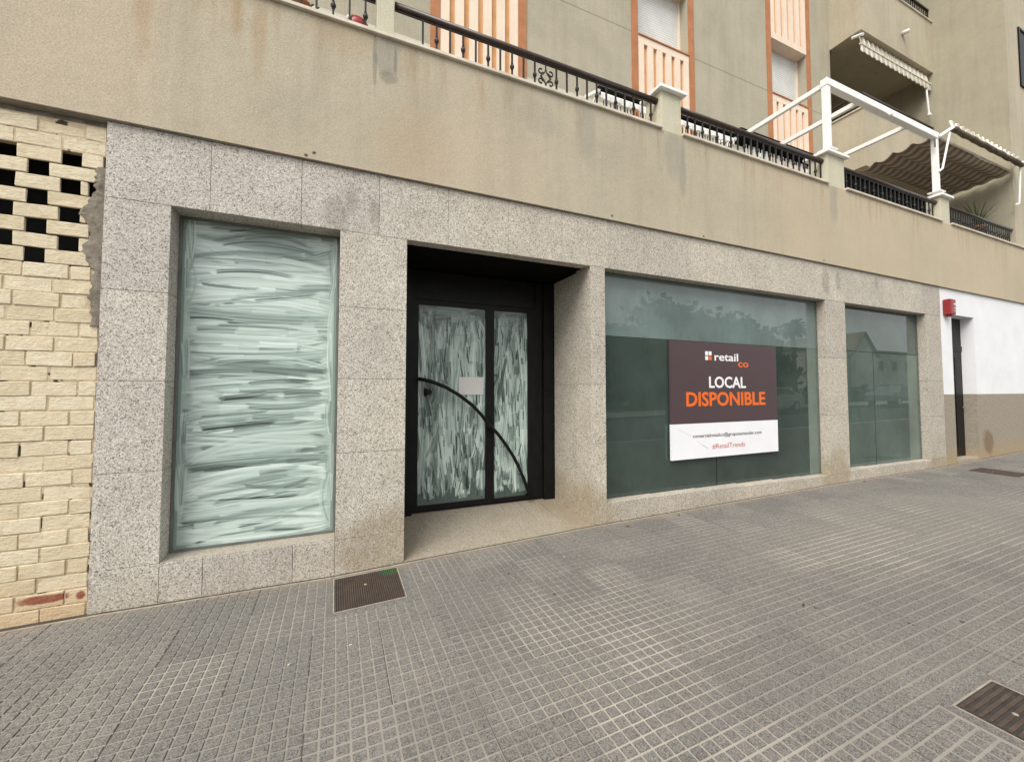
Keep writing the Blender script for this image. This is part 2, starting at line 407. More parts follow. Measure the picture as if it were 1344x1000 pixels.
def neighbour():
    t = NT('white_and_tan_render'); X, Y, Z = t.sep()
    w = t.ramp(t.noise(2.0, 4), [(.3, (.76,.77,.79)), (.7, (.84,.85,.87))])
    d = t.ramp(t.noise(22, 5, .75), [(.3, (.26,.225,.175)), (.55, (.33,.29,.235)), (.75, (.41,.365,.30))])
    low = t.rng(t.math('ADD', Z, t.math('MULTIPLY', t.noise(4, 4, .7), .6)), .35, .85, 1, 0)
    d = t.mix(t.math('MULTIPLY', low, .5), d, (.42,.29,.13))
    d = t.mix(t.math('MULTIPLY', t.blob(12.35, .42, .22, .24, nz=4), .6), d, (.16,.09,.04))
    c = t.mix(t.rng(Z, 1.398, 1.404, 0, 1), d, w)
    return t.fin(c, .9, t.bump(t.noise(60, 4, .7), .3, .004), spec=.15)
M['neighbour'] = neighbour()

# ------------------------------------------------------------------ ground height along the facade
GX = [-30, -6, -1.5, 0, .6, 2.6, 7, 10.5, 14, 25, 90]
GZ = [-.5, -.13, -.058, -.072, -.055, 0, .050, .064, .136, .3, 1.0]
def gz(x, y=0.0):
    return float(np.interp(x, GX, GZ)) + .009*min(y, 0)
def gzv(x, y): return np.interp(x, GX, GZ) + .009*np.minimum(y, 0)

def np_mesh(name, verts, quads, mat, attr=None, attname='tone', domain='FACE', parent=None, matidx=None, mats=None):
    me = bpy.data.meshes.new(name)
    me.vertices.add(len(verts)); me.vertices.foreach_set('co', verts.astype(np.float32).ravel())
    me.loops.add(quads.size); me.loops.foreach_set('vertex_index', quads.astype(np.int32).ravel())
    me.polygons.add(len(quads)); me.polygons.foreach_set('loop_start', np.arange(0, quads.size, 4, dtype=np.int32))
    me.polygons.foreach_set('loop_total', np.full(len(quads), 4, dtype=np.int32))
    for m in (mats or [mat]): me.materials.append(m)
    if matidx is not None: me.polygons.foreach_set('material_index', matidx.astype(np.int32))
    me.polygons.foreach_set('use_smooth', np.zeros(len(quads), bool)); me.update(calc_edges=True)
    if attr is not None:
        a = me.attributes.new(attname, 'FLOAT', domain); a.data.foreach_set('value', attr.astype(np.float32))
    o = bpy.data.objects.new(name, me); col.objects.link(o)
    if parent: o.parent = parent; o.matrix_parent_inverse = Vector_inv(parent)
    return o

# ------------------------------------------------------------------ pavement: every raised square is real relief
covers = [(.016, .513, -.61, -.075), (2.765, 3.165, -3.20, -2.80), (10.28, 10.86, -.95, -.34)]
def build_pavement():
    P = .4/6; D = .0046; gw = .0032; bev = .0024
    x0 = .29 - .4*20; nx = 6*80; y1 = -.035; ny = 6*13
    ix, iy = np.meshgrid(np.arange(nx), np.arange(ny), indexing='ij'); ix = ix.ravel(); iy = iy.ravel()
    cx = x0 + (ix+.5)*P; cy = y1 - (iy+.5)*P
    # a slight per-slab misalignment so that rows do not run like ruled lines
    tx = ix//6; ty = iy//6
    r2 = np.random.RandomState(5); jz = r2.normal(0, .0011, (200, 40)); tone = r2.rand(200, 40); jx = r2.normal(0, .0012, (200, 40)); tl = r2.normal(0, .0025, (200, 40)); tl2 = r2.normal(0, .0025, (200, 40))
    cx = cx + jx[tx, ty]; cy = cy + jx[ty+50, tx % 40]*.8
    lx = (ix % 6 - 2.5)*P; ly = (iy % 6 - 2.5)*P
    zo = jz[tx, ty] + tl[tx, ty]*lx + tl2[tx, ty]*ly
    keep = np.ones(len(cx), bool)
    for (a, b, c, d) in covers: keep &= ~((cx > a-.05) & (cx < b+.05) & (cy > c-.05) & (cy < d+.05))
    cx, cy, zo, tx, ty = cx[keep], cy[keep], zo[keep], tx[keep], ty[keep]
    n = len(cx); h = P/2 - gw
    cellr = r2.rand(n)
    hb = h - r2.rand(n)*.0012; ht = hb - bev
    worn = np.clip(r2.normal(0, .0005, n), -.0012, .0008)
    V = np.zeros((n, 8, 3))
    for k, (sx, sy) in enumerate(((-1,-1),(1,-1),(1,1),(-1,1))):
        for lev, hh in ((0, hb), (1, ht)):
            x = cx + sx*hh; y = cy + sy*(hh-.0011)
            V[:, k+4*lev, 0] = x; V[:, k+4*lev, 1] = y
            V[:, k+4*lev, 2] = gzv(x, y) + zo + (0 if lev else -D-.004) + (worn if lev else 0)
    b = (np.arange(n)*8)[:, None]
    faces = np.array([(4,5,6,7),(0,1,5,4),(1,2,6,5),(2,3,7,6),(3,0,4,7)])
    Q = (b[:, None, :] + faces[None]).reshape(-1, 4)
    tn = np.clip(.72*tone[tx, ty] + .28*cellr, 0, 1)
    top = np_mesh('pavement', V.reshape(-1, 3), Q, M['tile'], np.repeat(tn, 5))
    top['kind'] = 'structure'
    # groove bottom, one sheet
    gx = np.arange(x0-.02, x0+nx*P+.03, .1); gy = np.arange(y1+.03, y1-ny*P-.06, -.1)
    A, B = np.meshgrid(gx, gy, indexing='ij')
    VV = np.stack([A, B, gzv(A, B)-D], -1).reshape(-1, 3)
    i, j = np.meshgrid(np.arange(len(gx)-1), np.arange(len(gy)-1), indexing='ij'); m = len(gy)
    q = np.stack([i*m+j, i*m+j+1, (i+1)*m+j+1, (i+1)*m+j], -1).reshape(-1, 4)
    tt = tone[np.clip(((gx-x0)/.4).astype(int), 0, 199)][:, np.clip(((y1-gy)/.4).astype(int), 0, 39)]
    g = np_mesh('pavement_bed', VV, q, M['groove'], tt.reshape(-1), domain='POINT'); g['kind'] = 'structure'
    # open dark joints between some slabs
    jb = MB(); r3 = random.Random(3)
    for k in range(0, 81):
        X = x0 + k*.4
        if X < -4 or X > 9: continue
        for s in range(13):
            if r3.random() < .42:
                ya = y1 - s*.4; yb = ya - .4
                if any(a-.06 < X < b+.06 and ya > c-.06 and yb < d+.06 for (a,b,c,d) in covers): continue
                xx = X + r3.uniform(-.001, .001)
                jb.quad((xx-.0013, yb, gz(xx, yb)-D+.0016), (xx+.0013, yb, gz(xx, yb)-D+.0016), (xx+.0013, ya, gz(xx, ya)-D+.0016), (xx-.0013, ya, gz(xx, ya)-D+.0016))
    o = jb.build('pavement_joints', M['joint']); o['kind'] = 'structure'
build_pavement()

def ground_strip(name, xs, y0, y1, dz, mat, z1=None):
    m = MB()
    for a, b in zip(xs[:-1], xs[1:]):
        m.quad((a, y0, gz(a, y0)+dz), (b, y0, gz(b, y0)+dz), (b, y1, gz(b, y1)+(dz if z1 is None else z1)), (a, y1, gz(a, y1)+(dz if z1 is None else z1)))
    o = m.build(name, mat); o['kind'] = 'structure'; return o
XS = [-30, -12, -6, -3, -1.5, -.7, 0, .6, 1.2, 2.6, 4, 5.5, 7, 8.5, 10.5, 12, 14, 18, 25, 40, 60, 90]
asphalt = NT('asphalt'); M['asphalt'] = asphalt.fin(asphalt.ramp(asphalt.noise(60, 4, .7), [(.3, (.045,.045,.046)), (.7, (.075,.074,.072))]), .9, asphalt.bump(asphalt.noise(120, 3), .5, .006))
earth = NT('dry_ground'); M['earth'] = earth.fin(earth.ramp(earth.noise(3, 5, .7), [(.3, (.14,.12,.085)), (.7, (.22,.19,.14))]), .95)
M['kerb'] = simple('kerb_stone', (.33,.32,.30), .85, var=.2, scale=10, bump=.4)
# cement strip where paving meets the facade
ground_strip('pavement_edge', XS, -.040, .05, -.0015, M['cement'])
ground_strip('pavement_contact_shade', XS, -.016, .06, .0012, M['dirt'])  # thin dark strip: grime line with the contact shadow painted into it
ground_strip('kerb', XS, -5.40, -5.22, 0.002, M['kerb'])
kb = MB()
for a, b in zip(XS[:-1], XS[1:]): kb.quad((a, -5.40, gz(a,-5.4)-.16), (b, -5.40, gz(b,-5.4)-.16), (b, -5.40, gz(b,-5.4)+.002), (a, -5.40, gz(a,-5.4)+.002))
o = kb.build('kerb_face', M['kerb']); o['kind'] = 'structure'
ground_strip('road', XS, -13.5, -5.40, -.13, M['asphalt'])
ground_strip('far_pavement', XS, -17.5, -13.5, -.01, M['kerb'])
g = MB(); g.quad((-300,-300,-1.2), (400,-300,-1.2), (400,60,-1.2), (-300,60,-1.2)); o = g.build('ground', M['earth']); o['kind'] = 'structure'
ground_strip('far_ground', [-60]+XS[0:-1]+[120], -60, -17.5, -.02, M['earth'])

# ------------------------------------------------------------------ manhole covers
def cover(c, label, mat, along, name='manhole_cover'):
    a, b, y0, y1 = c; zc = lambda x, y: gz(x, y)
    cx, cy = (a+b)/2, (y0+y1)/2
    t = thing(name, (cx, cy, gz(cx, cy)), label, 'manhole cover', 'ribbed iron covers in the pavement')
    f = MB(); w = .018 if along != 'tiny' else .02
    r = random.Random(int(a*10)+5)
    def strip(xa, xb, ya, yb, n, horiz):
        for i in range(n):
            if horiz: p, q = xa+(xb-xa)*i/n, xa+(xb-xa)*(i+1)/n; u0, u1, v0, v1 = p, q, ya-r.uniform(0,.006), yb+r.uniform(0,.006)
            else: p, q = ya+(yb-ya)*i/n, ya+(yb-ya)*(i+1)/n; u0, u1, v0, v1 = xa-r.uniform(0,.006), xb+r.uniform(0,.006), p, q
            f.quad((u0,v0,zc(u0,v0)+.0012), (u1,v0,zc(u1,v0)+.0012), (u1,v1,zc(u1,v1)+.0012), (u0,v1,zc(u0,v1)+.0012))
    # cement bed, set flush with the slabs
    e = .055
    for (xa, xb, ya, yb) in ((a-e, b+e, y0-e, y1+e),):
        for i in range(6):
            p, q = xa+(xb-xa)*i/6, xa+(xb-xa)*(i+1)/6
            yb2 = min(yb, -.012)
            f.quad((p,ya,zc(p,ya)-.0022), (q,ya,zc(q,ya)-.0022), (q,yb2,zc(q,yb2)-.0022), (p,yb2,zc(p,yb2)-.0022))
    f.build('cement_bed', M['tile'], t)
    k = MB()
    def rim(p, q):
        k.bar((*p, zc(*p)-.003), (*q, zc(*q)-.003), .008, .009)
    rim((a-.004,y0-.008),(a-.004,y1+.008)); rim((b+.004,y0-.008),(b+.004,y1+.008)); rim((a,y0-.004),(b,y0-.004)); rim((a,y1+.004),(b,y1+.004))
    k.build('rim', M['cement'], t)
    lb = MB()
    lb.quad((a,y0,zc(a,y0)-.001), (b,y0,zc(b,y0)-.001), (b,y1,zc(b,y1)-.001), (a,y1,zc(a,y1)-.001))
    ld = lb.build('lid', M['joint'], t)
    m = MB(); pitch = .0155
    if along == 'y':
        n = int((b-a)/pitch)
        for i in range(n):
            x = a + (i+.5)*(b-a)/n
            m.bar((x, y0+.012, zc(x,y0)+.0005), (x, y1-.012, zc(x,y1)+.0005), .0085, .006)
    else:
        pitch = .03; n = int((y1-y0)/pitch)
        for i in range(n):
            y = y0 + (i+.5)*(y1-y0)/n
            m.bar((a+.012, y, zc(a,y)+.0005), (b-.012, y, zc(b,y)+.0005), .016, .006)
    m.build('ribs', mat, ld)
    mk = MB(); mx, my = (a+b)/2-.02, (y0+y1)/2+.06
    mk.ball((mx, my, zc(mx,my)+.003), .012, .35); mk.build('lifting_boss', M['cement'], t)
cover(covers[0], 'brown ribbed iron cover with a green painted corner, against the granite left of the doorway', M['cover_green'], 'y')
cover(covers[1], 'brown ribbed iron cover in the open paving, cut off by the right edge', M['cover'], 'x')
cover(covers[2], 'distant dull iron cover in the paving in front of the white wall', M['cover'], 'x')

# ------------------------------------------------------------------ granite shopfront
shop = thing('granite_shopfront', (4.5, 0, 0), 'speckled granite shopfront with three display windows and a recessed door', 'shopfront')
G = .0013; CH = .0018
def slabs(name, rects, mat=None, parent=None, y0=0.0, y1=.30):
    m = MB(); r = random.Random(len(rects)*7+int(rects[0][0]*10)); tn = []
    for (x0, x1, z0, z1) in rects:
        m.box(x0+G, x1-G, y0+r.uniform(-.0012, .0012), y1, z0+G, z1-G, c=CH); tn += [r.uniform(-1, 1)]*26
    o = m.build(name, mat or M['granite'], parent or shop)
    a = o.data.attributes.new('slab', 'FLOAT', 'FACE')
    if len(a.data) == len(tn): a.data.foreach_set('value', tn)
    return o
LT, LB = 3.445, 2.888
xs = [-1.552, -.924, -.29, .338, .978, 1.61, 2.251, 2.86, 3.50, 4.14, 4.78, 5.42, 6.06, 6.70, 7.34, 7.98, 8.62, 9.26, 9.90, 10.55]
slabs('lintel', [(a, b, LB, LT) for a, b in zip(xs[:-1], xs[1:])], y1=.13)
for (xa, xb) in ((-1.55, .586), (2.617, 10.548)): box(xa, xb, .1315, .30, LB+.0008, LT-.002).build('lintel', M['granite'], shop)
def pillar(x0, x1, cuts, zb):
    z = [zb] + cuts + [LB]
    slabs('pillar', [(x0, x1, a, b) for a, b in zip(z[:-1], z[1:])])
pillar(-1.552, -1.164, [.226, .90, 1.56, 2.22], -.35)
pillar(.015, .590, [.222, .95, 1.59, 2.22], -.35)
pillar(2.613, 2.812, [1.553], -.30)
pillar(6.956, 7.470, [.19, 1.10, 1.99], -.30)
pillar(10.003, 10.550, [.21, 1.0, 1.65], -.30)
def sill(x0, x1, n, zt):
    w = (x1-x0)/n
    slabs('sill', [(x0+i*w, x0+(i+1)*w, -.30, zt) for i in range(n)], M['granite_dirty'] if n == 2 else M['granite'])
slabs('sill', [(-1.164, -.902, -.35, .226), (-.902, -.30, -.35, .226), (-.30, .015, -.35, .226)])
slabs('sill', [(2.812, 3.55, -.3, .226), (3.55, 4.30, -.3, .222), (4.30, 5.05, -.3, .215), (5.05, 5.8, -.3, .205), (5.8, 6.4, -.3, .198), (6.4, 6.956, -.3, .190)])
slabs('sill', [(7.47, 8.1, -.3, .222), (8.1, 8.75, -.3, .219), (8.75, 9.4, -.3, .216), (9.4, 10.003, -.3, .213)])
# dirty tan dust lying on the left sill
d = MB(); d.box(-1.162, .013, .004, .20, .2255, .2300); d.build('sill_ledge', M['granite_dirty'], shop)

# whitewash painted on glass: strokes drawn with a streaky brush
def strokes(w, h, dx, n, horiz, seed, margin):
    r = np.random.RandomState(seed)
    nx, nz = int(w/dx), int(h/dx)
    Xg, Zg = np.meshgrid((np.arange(nx)+.5)*dx, (np.arange(nz)+.5)*dx, indexing='ij')
    v = np.full((nx, nz), .40 if horiz else .30) + r.normal(0, .01, (nx, nz))
    if horiz: v[int(margin*.5/dx):-int(margin*.5/dx), int(.03/dx):-int(.03/dx)] += .16
    order = list(range(n))
    def stroke(x, z, L, wd, ang, curv, hi, lo, op):
        ca, sa = math.cos(ang), math.sin(ang)
        u = (Xg-x)*ca + (Zg-z)*sa; t = -(Xg-x)*sa + (Zg-z)*ca
        t = t - curv*(u-L/2)**2 + curv*(L/2)**2
        m = (u > -.01) & (u < L) & (np.abs(t) < wd/2)
        if not m.any(): return
        uu = u[m]/L; tt = t[m]/wd + .5
        nb = 12; pr = r.rand(nb+2); pr = np.convolve(pr, [.3,.4,.3], 'same')*1.1; fb = r.rand(64); eb = r.rand(64)
        pr2 = r.rand(nb+2)
        k = tt*nb; k0 = k.astype(int); f = k-k0
        a = pr[k0]*(1-f)+pr[k0+1]*f; b = pr2[k0]*(1-f)+pr2[k0+1]*f
        br = a*(1-uu)+(.55*a+.45*b)*uu
        nf = max(5, min(60, wd/dx/2.6)); kf = np.minimum((tt*nf).astype(int), 62); ff = tt*nf-kf; fine = fb[kf]*(1-ff)+fb[kf+1]*ff; eend = eb[kf]*(1-ff)+eb[kf+1]*ff
        val = lo + (hi-lo)*np.clip((br*.60+fine*.55)*1.65-.42, 0, 1)
        # a bright ridge where the brush edge leaves paint
        val = val + .16*np.exp(-((tt-.93)/.05)**2) + .10*np.exp(-((tt-.06)/.05)**2)
        endl = np.clip((uu-.05*eend)/.03, 0, 1)*np.clip((1-uu-(.10 if horiz else .30)*eend*eend)/.08, 0, 1)*(1-.55*np.clip(uu*1.3-.45, 0, 1)*(fine < .42))
        side = np.clip(tt/.08, 0, 1)*np.clip((1-tt)/.08, 0, 1)
        al = op*endl*side*(.55+.45*b)
        v[m] = v[m]*(1-al) + val*al
    for i in range(n):
        big = r.rand()
        if horiz:
            z = h*r.rand() if i < n*.5 else h*(1-(i-n*.5)/(n*.5)) + r.normal(0, .03)
            L = r.uniform(.5, w*1.1) if r.rand() < .7 else r.uniform(.2, .5); L = min(L, w-.6*margin); x = r.uniform(margin*.2, max(margin*.2+.01, w-margin*.2-L))
            ang = r.normal(.03, .07); cv = r.normal(-.05, .13)
            L = min(L, w-.4*margin-x)
        else:
            L = r.uniform(.12, .40) if r.rand() < .6 else r.uniform(.4, 1.0); x = r.uniform(margin*.6, w-margin*.6); z = r.uniform(margin*.5, max(margin, h-L-.02))
            ang = math.pi/2 + r.normal(0, .10); cv = r.normal(0, .35)
        bright = r.rand()
        if bright < .26: hi, lo = r.uniform(.40, .6), r.uniform(.02, .16)
        elif bright < .62: hi, lo = r.uniform(.68, .85), r.uniform(.22, .42)
        else: hi, lo = r.uniform(.88, 1.05), r.uniform(.42, .62)
        if horiz and r.rand() < .5: x, ang = x+L, ang+math.pi
        if not horiz and r.rand() < .4: z, ang = z+L, ang+math.pi
        stroke(x, z, L, r.uniform(.03, .115) if horiz else r.choice([.03,.045,.06,.11])*r.uniform(.8,1.2), ang, cv, hi, lo, r.uniform(.7, .98))
        if horiz and r.rand() < .30:
            L2 = r.uniform(.3, .85); z2 = (r.rand()**1.4)*h
            stroke(r.uniform(margin, w-margin-L2), z2, L2, r.uniform(.02, .06), r.normal(.04, .07), r.normal(0, .3), .5, -.15, .85)
    if horiz:          # edge strokes running down both jambs
        for side in (margin*.9, w-margin*.9):
            for i in range(22):
                z = r.uniform(.02, h-.3); L = r.uniform(.15, .5)
                stroke(side+r.normal(0, .012), z, L, r.uniform(.02, .05), math.pi/2+r.normal(0, .05), r.normal(0, .4), r.uniform(.5, 1.0), r.uniform(.1, .4), .7)
    else:
        for i in range(int(n*.06)):
            z = h - r.uniform(.03, .22); L = r.uniform(.3, w*.8); stroke(r.uniform(.03, w-L), z, L, .03, r.normal(0, .1), r.normal(0, .6), .6, .3, .5)
    # thin dark wiped lines
    for i in range(int(n*.19)):
        if horiz and i % 4: continue
        if horiz: L = r.uniform(.3, .7); stroke(r.uniform(margin, w-margin-L), r.rand()**1.5*h, L, r.uniform(.02, .075), r.normal(.04, .06), r.normal(0, .35), .5, .0, .7)
        else: L = r.uniform(.06, .25); stroke(r.uniform(margin, w-margin), r.rand()*(h-L), L, r.uniform(.006, .022), math.pi/2+r.normal(0, .12), r.normal(0, .5), .22, .02, .8)
    return v
def paint_pane(x0, x1, z0, z1, y, dx, n, horiz, seed, parent, margin, boost=0.0):
    v = strokes(x1-x0, z1-z0, dx, n, horiz, seed, margin) + boost
    nx, nz = v.shape
    A, B = np.meshgrid(np.linspace(x0, x1, nx), np.linspace(z0, z1, nz), indexing='ij')
    VV = np.stack([A, np.full_like(A, y), B], -1).reshape(-1, 3)
    i, j = np.meshgrid(np.arange(nx-1), np.arange(nz-1), indexing='ij')
    q = np.stack([i*nz+j, (i+1)*nz+j, (i+1)*nz+j+1, i*nz+j+1], -1).reshape(-1, 4)
    o = np_mesh('whitewashed_pane', VV, q, M['whitewash'], np.clip(v, 0, 1).reshape(-1), 'paint', 'POINT', parent)
    return o

def frame_bars(m, x0, x1, z0, z1, w, y0, y1):
    m.box(x0, x0+w, y0, y1, z0, z1); m.box(x1-w, x1, y0, y1, z0, z1)
    m.box(x0+w, x1-w, y0, y1, z0, z0+w); m.box(x0+w, x1-w, y0, y1, z1-w, z1)

# display windows
m = MB(); frame_bars(m, -1.162, .013, .232, 2.886, .018, .185, .225)
w1 = m.build('display_window', M['grey_frame'], shop); w1['label'] = 'tall window smeared with sweeping white paint'
paint_pane(-1.144, -.005, .250, 2.868, .200, .0032, 300, True, 4, w1, .045, .02)
w2 = box(2.814, 6.954, .150, .170, .22, 2.884).build('display_window', M['void'], shop); w2['label'] = 'wide window with frosted top band behind the sign'
box(2.816, 6.952, .1442, .149, 2.135, 2.882).build('frosted_pane', M['film'], w2)
box(2.816, 4.695, .1442, .149, .20, 2.131).build('boarded_pane', M['panel_glass'], w2)
box(4.709, 6.70, .1442, .149, .19, 2.131).build('boarded_pane', M['panel_glass'], w2)
box(6.703, 6.952, .1442, .149, .19, 2.131).build('side_pane', M['strip_glass'], w2)
box(4.695, 4.709, .1465, .1495, .20, 2.131).build('joint', M['black_frame'], w2)
m = MB(); frame_bars(m, 2.813, 6.955, .186, 2.886, .012, .128, .149); m.build('frame', M['grey_frame'], w2)
w3 = box(7.472, 10.001, .150, .170, .2, 2.884).build('display_window', M['void'], shop); w3['label'] = 'narrower green-tinted window with a slim dark mullion'
box(7.474, 8.52, .1442, .149, .2, 2.131).build('pane', M['right_glass'], w3)
box(8.534, 9.62, .1442, .149, .2, 2.131).build('pane', M['right_glass'], w3)
box(9.623, 9.999, .1442, .149, .2, 2.131).build('side_pane', M['strip_glass'], w3)
box(7.474, 9.999, .1442, .149, 2.139, 2.882).build('pane', M['right_glass'], w3)
box(8.52, 8.534, .1465, .1495, .2, 2.131).build('joint', M['black_frame'], w3)
m = MB(); frame_bars(m, 7.471, 10.002, .206, 2.886, .012, .128, .149); m.build('frame', M['grey_frame'], w3)

# recessed entrance
m = MB()
N = 8
for i in range(N):
    a, b = .590+2.023*i/N, .590+2.023*(i+1)/N
    za, zb = gz(a)+.004, gz(b)+.004
    m.quad((a,-.004,za), (b,-.004,zb), (b,.9,.10-.004*i/N), (a,.9,.10))
    m.quad((a,-.004,za-.3), (b,-.004,zb-.3), (b,-.004,zb), (a,-.004,za))
m.build('entrance_floor', M['floor_granite'], shop)
for (xa, xb) in ((2.6145, 2.80), (.40, .5885)):
    rv = MB()
    for (za, zb) in ((-.2, 1.5525), (1.5540, 2.884)): rv.box(xa, xb, .302, .829, za, zb, c=CH)
    rv.build('entrance_reveal', M['granite'], shop)
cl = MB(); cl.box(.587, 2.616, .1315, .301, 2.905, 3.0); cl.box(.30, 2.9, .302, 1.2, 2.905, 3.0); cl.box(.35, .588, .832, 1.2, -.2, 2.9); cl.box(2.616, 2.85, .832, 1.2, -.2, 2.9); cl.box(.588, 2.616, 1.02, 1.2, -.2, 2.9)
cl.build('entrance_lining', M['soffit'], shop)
door = MB()
door.box(.80, .862, .862, .93, .125, 2.53); door.box(1.676, 1.786, .862, .93, .125, 2.53); door.box(2.245, 2.36, .862, .93, .125, 2.53)
door.box(.862, 1.676, .862, .93, .125, .182); door.box(1.786, 2.245, .862, .93, .125, .170)
door.box(.862, 1.676, .862, .93, 2.475, 2.53); door.box(1.786, 2.245, .862, .93, 2.475, 2.53)
dr = door.build('entrance_door', M['black_frame'], shop); dr['label'] = 'black framed double glass door smeared with white paint'
fr = MB(); fr.box(.590, .797, .845, 1.0, .09, 2.88); fr.box(2.363, 2.46, .875, 1.0, .08, 2.88); fr.box(2.463, 2.614, .84, 1.0, .08, 2.88)
fr.box(.800, 2.360, .855, 1.0, 2.535, 2.60); fr.box(.800, 2.360, .90, 1.0, 2.603, 2.88); fr.box(.800, 2.360, .90, 1.0, .06, .120)
fr.build('door_frame', M['black_frame'], shop)
paint_pane(.862, 1.676, .182, 2.475, .880, .0034, 430, False, 21, dr, .03, -.07)
paint_pane(1.786, 2.245, .170, 2.475, .880, .0034, 260, False, 33, dr, .03, -.10)
pts = [(.850,1.617), (.99,1.588), (1.157,1.524), (1.32,1.430), (1.478,1.312), (1.59,1.198), (1.675,1.090), (1.80,.965), (1.915,.815), (2.0,.69), (2.072,.56), (2.137,.42), (2.190,.285), (2.232,.165)]
h = MB().tube([(x, .775, z) for x, z in pts], .021, 12)
h.tube([(.86,.775,1.615), (.86,.865,1.615)], .014); h.tube([(1.73,.775,1.03), (1.73,.865,1.03)], .014); h.tube([(2.228,.775,.18), (2.228,.865,.18)], .014)
h.build('curved_handle', M['black_frame'], dr, smooth=True)
k = MB().tube([(.975,.80,1.465), (.975,.878,1.465)], .032, 14); k.box(.93, .962, .855, .878, 1.42, 1.51, c=.004); k.build('lock', M['black_frame'], dr)
pn = box(1.338, 1.650, .870, .8735, 1.432, 1.645).build('paper_notice', M['paper']); tag(pn, 'blank pale paper sheet taped to the painted glass of the entrance door', 'notice')

# solid mass behind the shopfront (keeps the interior dark)
core = MB(); core.box(-8, 40, 1.3, 9, -1.2, 3.45); core.build('building_core', M['void'], shop) if False else None

# ------------------------------------------------------------------ brick infill wall with open lattice
bw = thing('brick_wall', (-3.5, .06, -.1), 'cream painted rough brick wall with open lattice rows, left of the granite', 'brick wall')
def bricks():
    m = MB(); tones = []
    C = .102; z = 3.388; row = 0; r = random.Random(12)
    def brick(x0, x1, zz, hh):
        y = .022 + r.uniform(-.004, .005); n0 = len(m.f)
        jz0, jz1 = r.uniform(-.004, .004), r.uniform(-.004, .004)
        b0 = len(m.v)
        m.box(x0+r.uniform(0,.002), x1-r.uniform(0,.002), y, .042, zz+r.uniform(.0,.002), zz+hh-r.uniform(.0,.002), c=.003)
        for i in range(b0, len(m.v)):
            vx, vy, vz = m.v[i]; f = (vx-x0)/max(.01, x1-x0)
            m.v[i] = (vx + r.uniform(-.0015,.0015), vy + (r.uniform(-.002,.002) if vy < .1 else 0), vz + jz0*(1-f) + jz1*f + r.uniform(-.0012,.0012))
        tones.extend([r.random()]*(len(m.f)-n0))
    def xr(z_):   # ragged right-hand end against the granite
        if 2.15 < z_ < 3.05: return -1.585 - .065*(.5+.5*math.sin(z_*19)) - .03*math.sin(z_*47)
        return -1.566 - .006*math.sin(z_*40)
    while z > -.22:
        hh = C - .0062
        zb = z - hh; xe = xr(z)
        if 2 <= row <= 9:
            off = (row % 2)*.168; x = -1.702 - off + .012
            # bricks .235 long, gaps .10
            first = x
            if xe - x > .02: brick(x, xe, zb, hh)
            x -= .108
            while x > -6:
                brick(x-.227, x, zb, hh); x -= .335
        else:
            off = (row % 2)*.122 + r.uniform(-.02, .02); x = xe; L = .11 + off
            while x > -6:
                brick(x-L, x, zb, hh); x -= L + .006 + r.uniform(0, .004); L = .235 + r.uniform(-.006, .006)
        z -= C; row += 1
    o = m.build('bricks', M['brick'], bw)
    a = o.data.attributes.new('tone', 'FLOAT', 'FACE')
    if len(a.data) == len(tones): a.data.foreach_set('value', tones)
    return o
bricks()
mt = MB()
# mortar bed behind brick faces, open where the lattice is
mt.box(-6, -1.5545, .0275, .08, -.3, 2.360); mt.box(-6, -1.5545, .0275, .08, 3.186, 3.40)
mt.build('mortar', M['mortar'], bw)
gm = MB(); r = random.Random(4)      # grey mortar smeared between brick and granite
zz = 3.10
prev = None; cols = []
while zz > 1.95:
    t_ = (3.10-zz)/1.15
    wdt = .040 + .100*math.sin(min(1, t_*1.5)*math.pi*.9)*(.7+.3*math.sin(zz*21)) + .006*math.sin(zz*53) + .005*math.sin(zz*117+1) + r.uniform(-.002, .002)
    if zz > 2.98: wdt = .05 + r.uniform(0,.02)
    cols.append((zz, max(.016, wdt), 0)); zz -= .010
rows_ = []
for (z_, w_, q_) in cols:
    rows_.append([(-1.5535-w_, .026, z_), (-1.5535-w_*.88, .013, z_), (-1.5535-w_*.4, .009+.002*math.sin(z_*37), z_), (-1.5535, .012, z_)])
for a, b in zip(rows_[:-1], rows_[1:]):
    for i in range(3): gm.quad(b[i], b[i+1], a[i+1], a[i])
    gm.quad((a[0][0]+.004, .135, a[0][2]), (b[0][0]+.004, .135, b[0][2]), b[0], a[0])
for k_ in range(16):    # narrow smears lower down the joint
    z_ = r.uniform(.0, 1.9); gm.box(-1.569, -1.5545, .017+r.uniform(0,.005), .05, z_, z_+r.uniform(.03,.12), c=.004)
gm.build('mortar_smear', M['grey_mortar'], bw)
ct = MB(); x = -6
pv = None
while x < -1.41:      # broken concrete edge above the bricks
    zb_ = 3.402+.006*math.sin(x*23)+.005*math.sin(x*71)+r.uniform(-.003,.003) if x < -1.56 else 3.4465
    cur = (x, .060+.006*math.sin(x*37)+r.uniform(-.002,.002), zb_)
    if pv:
        ct.quad(pv, cur, (cur[0], cur[1]-.004, 3.43), (pv[0], pv[1]-.004, 3.43)); ct.quad((pv[0], pv[1]-.004, 3.43), (cur[0], cur[1]-.004, 3.43), (cur[0], cur[1], 3.4512), (pv[0], pv[1], 3.4512))
        ct.quad((pv[0], .15, pv[2]), (cur[0], .15, cur[2]), cur, pv)
    pv = cur; x += .012 if x > -2.6 else .05
ct.build('concrete_head', M['concrete'], bw)
# dark lattice cavity lining
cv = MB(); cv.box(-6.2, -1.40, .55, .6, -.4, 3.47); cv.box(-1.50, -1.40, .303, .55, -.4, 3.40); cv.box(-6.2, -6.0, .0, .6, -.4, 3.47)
cv.build('cavity', M['void'], bw)

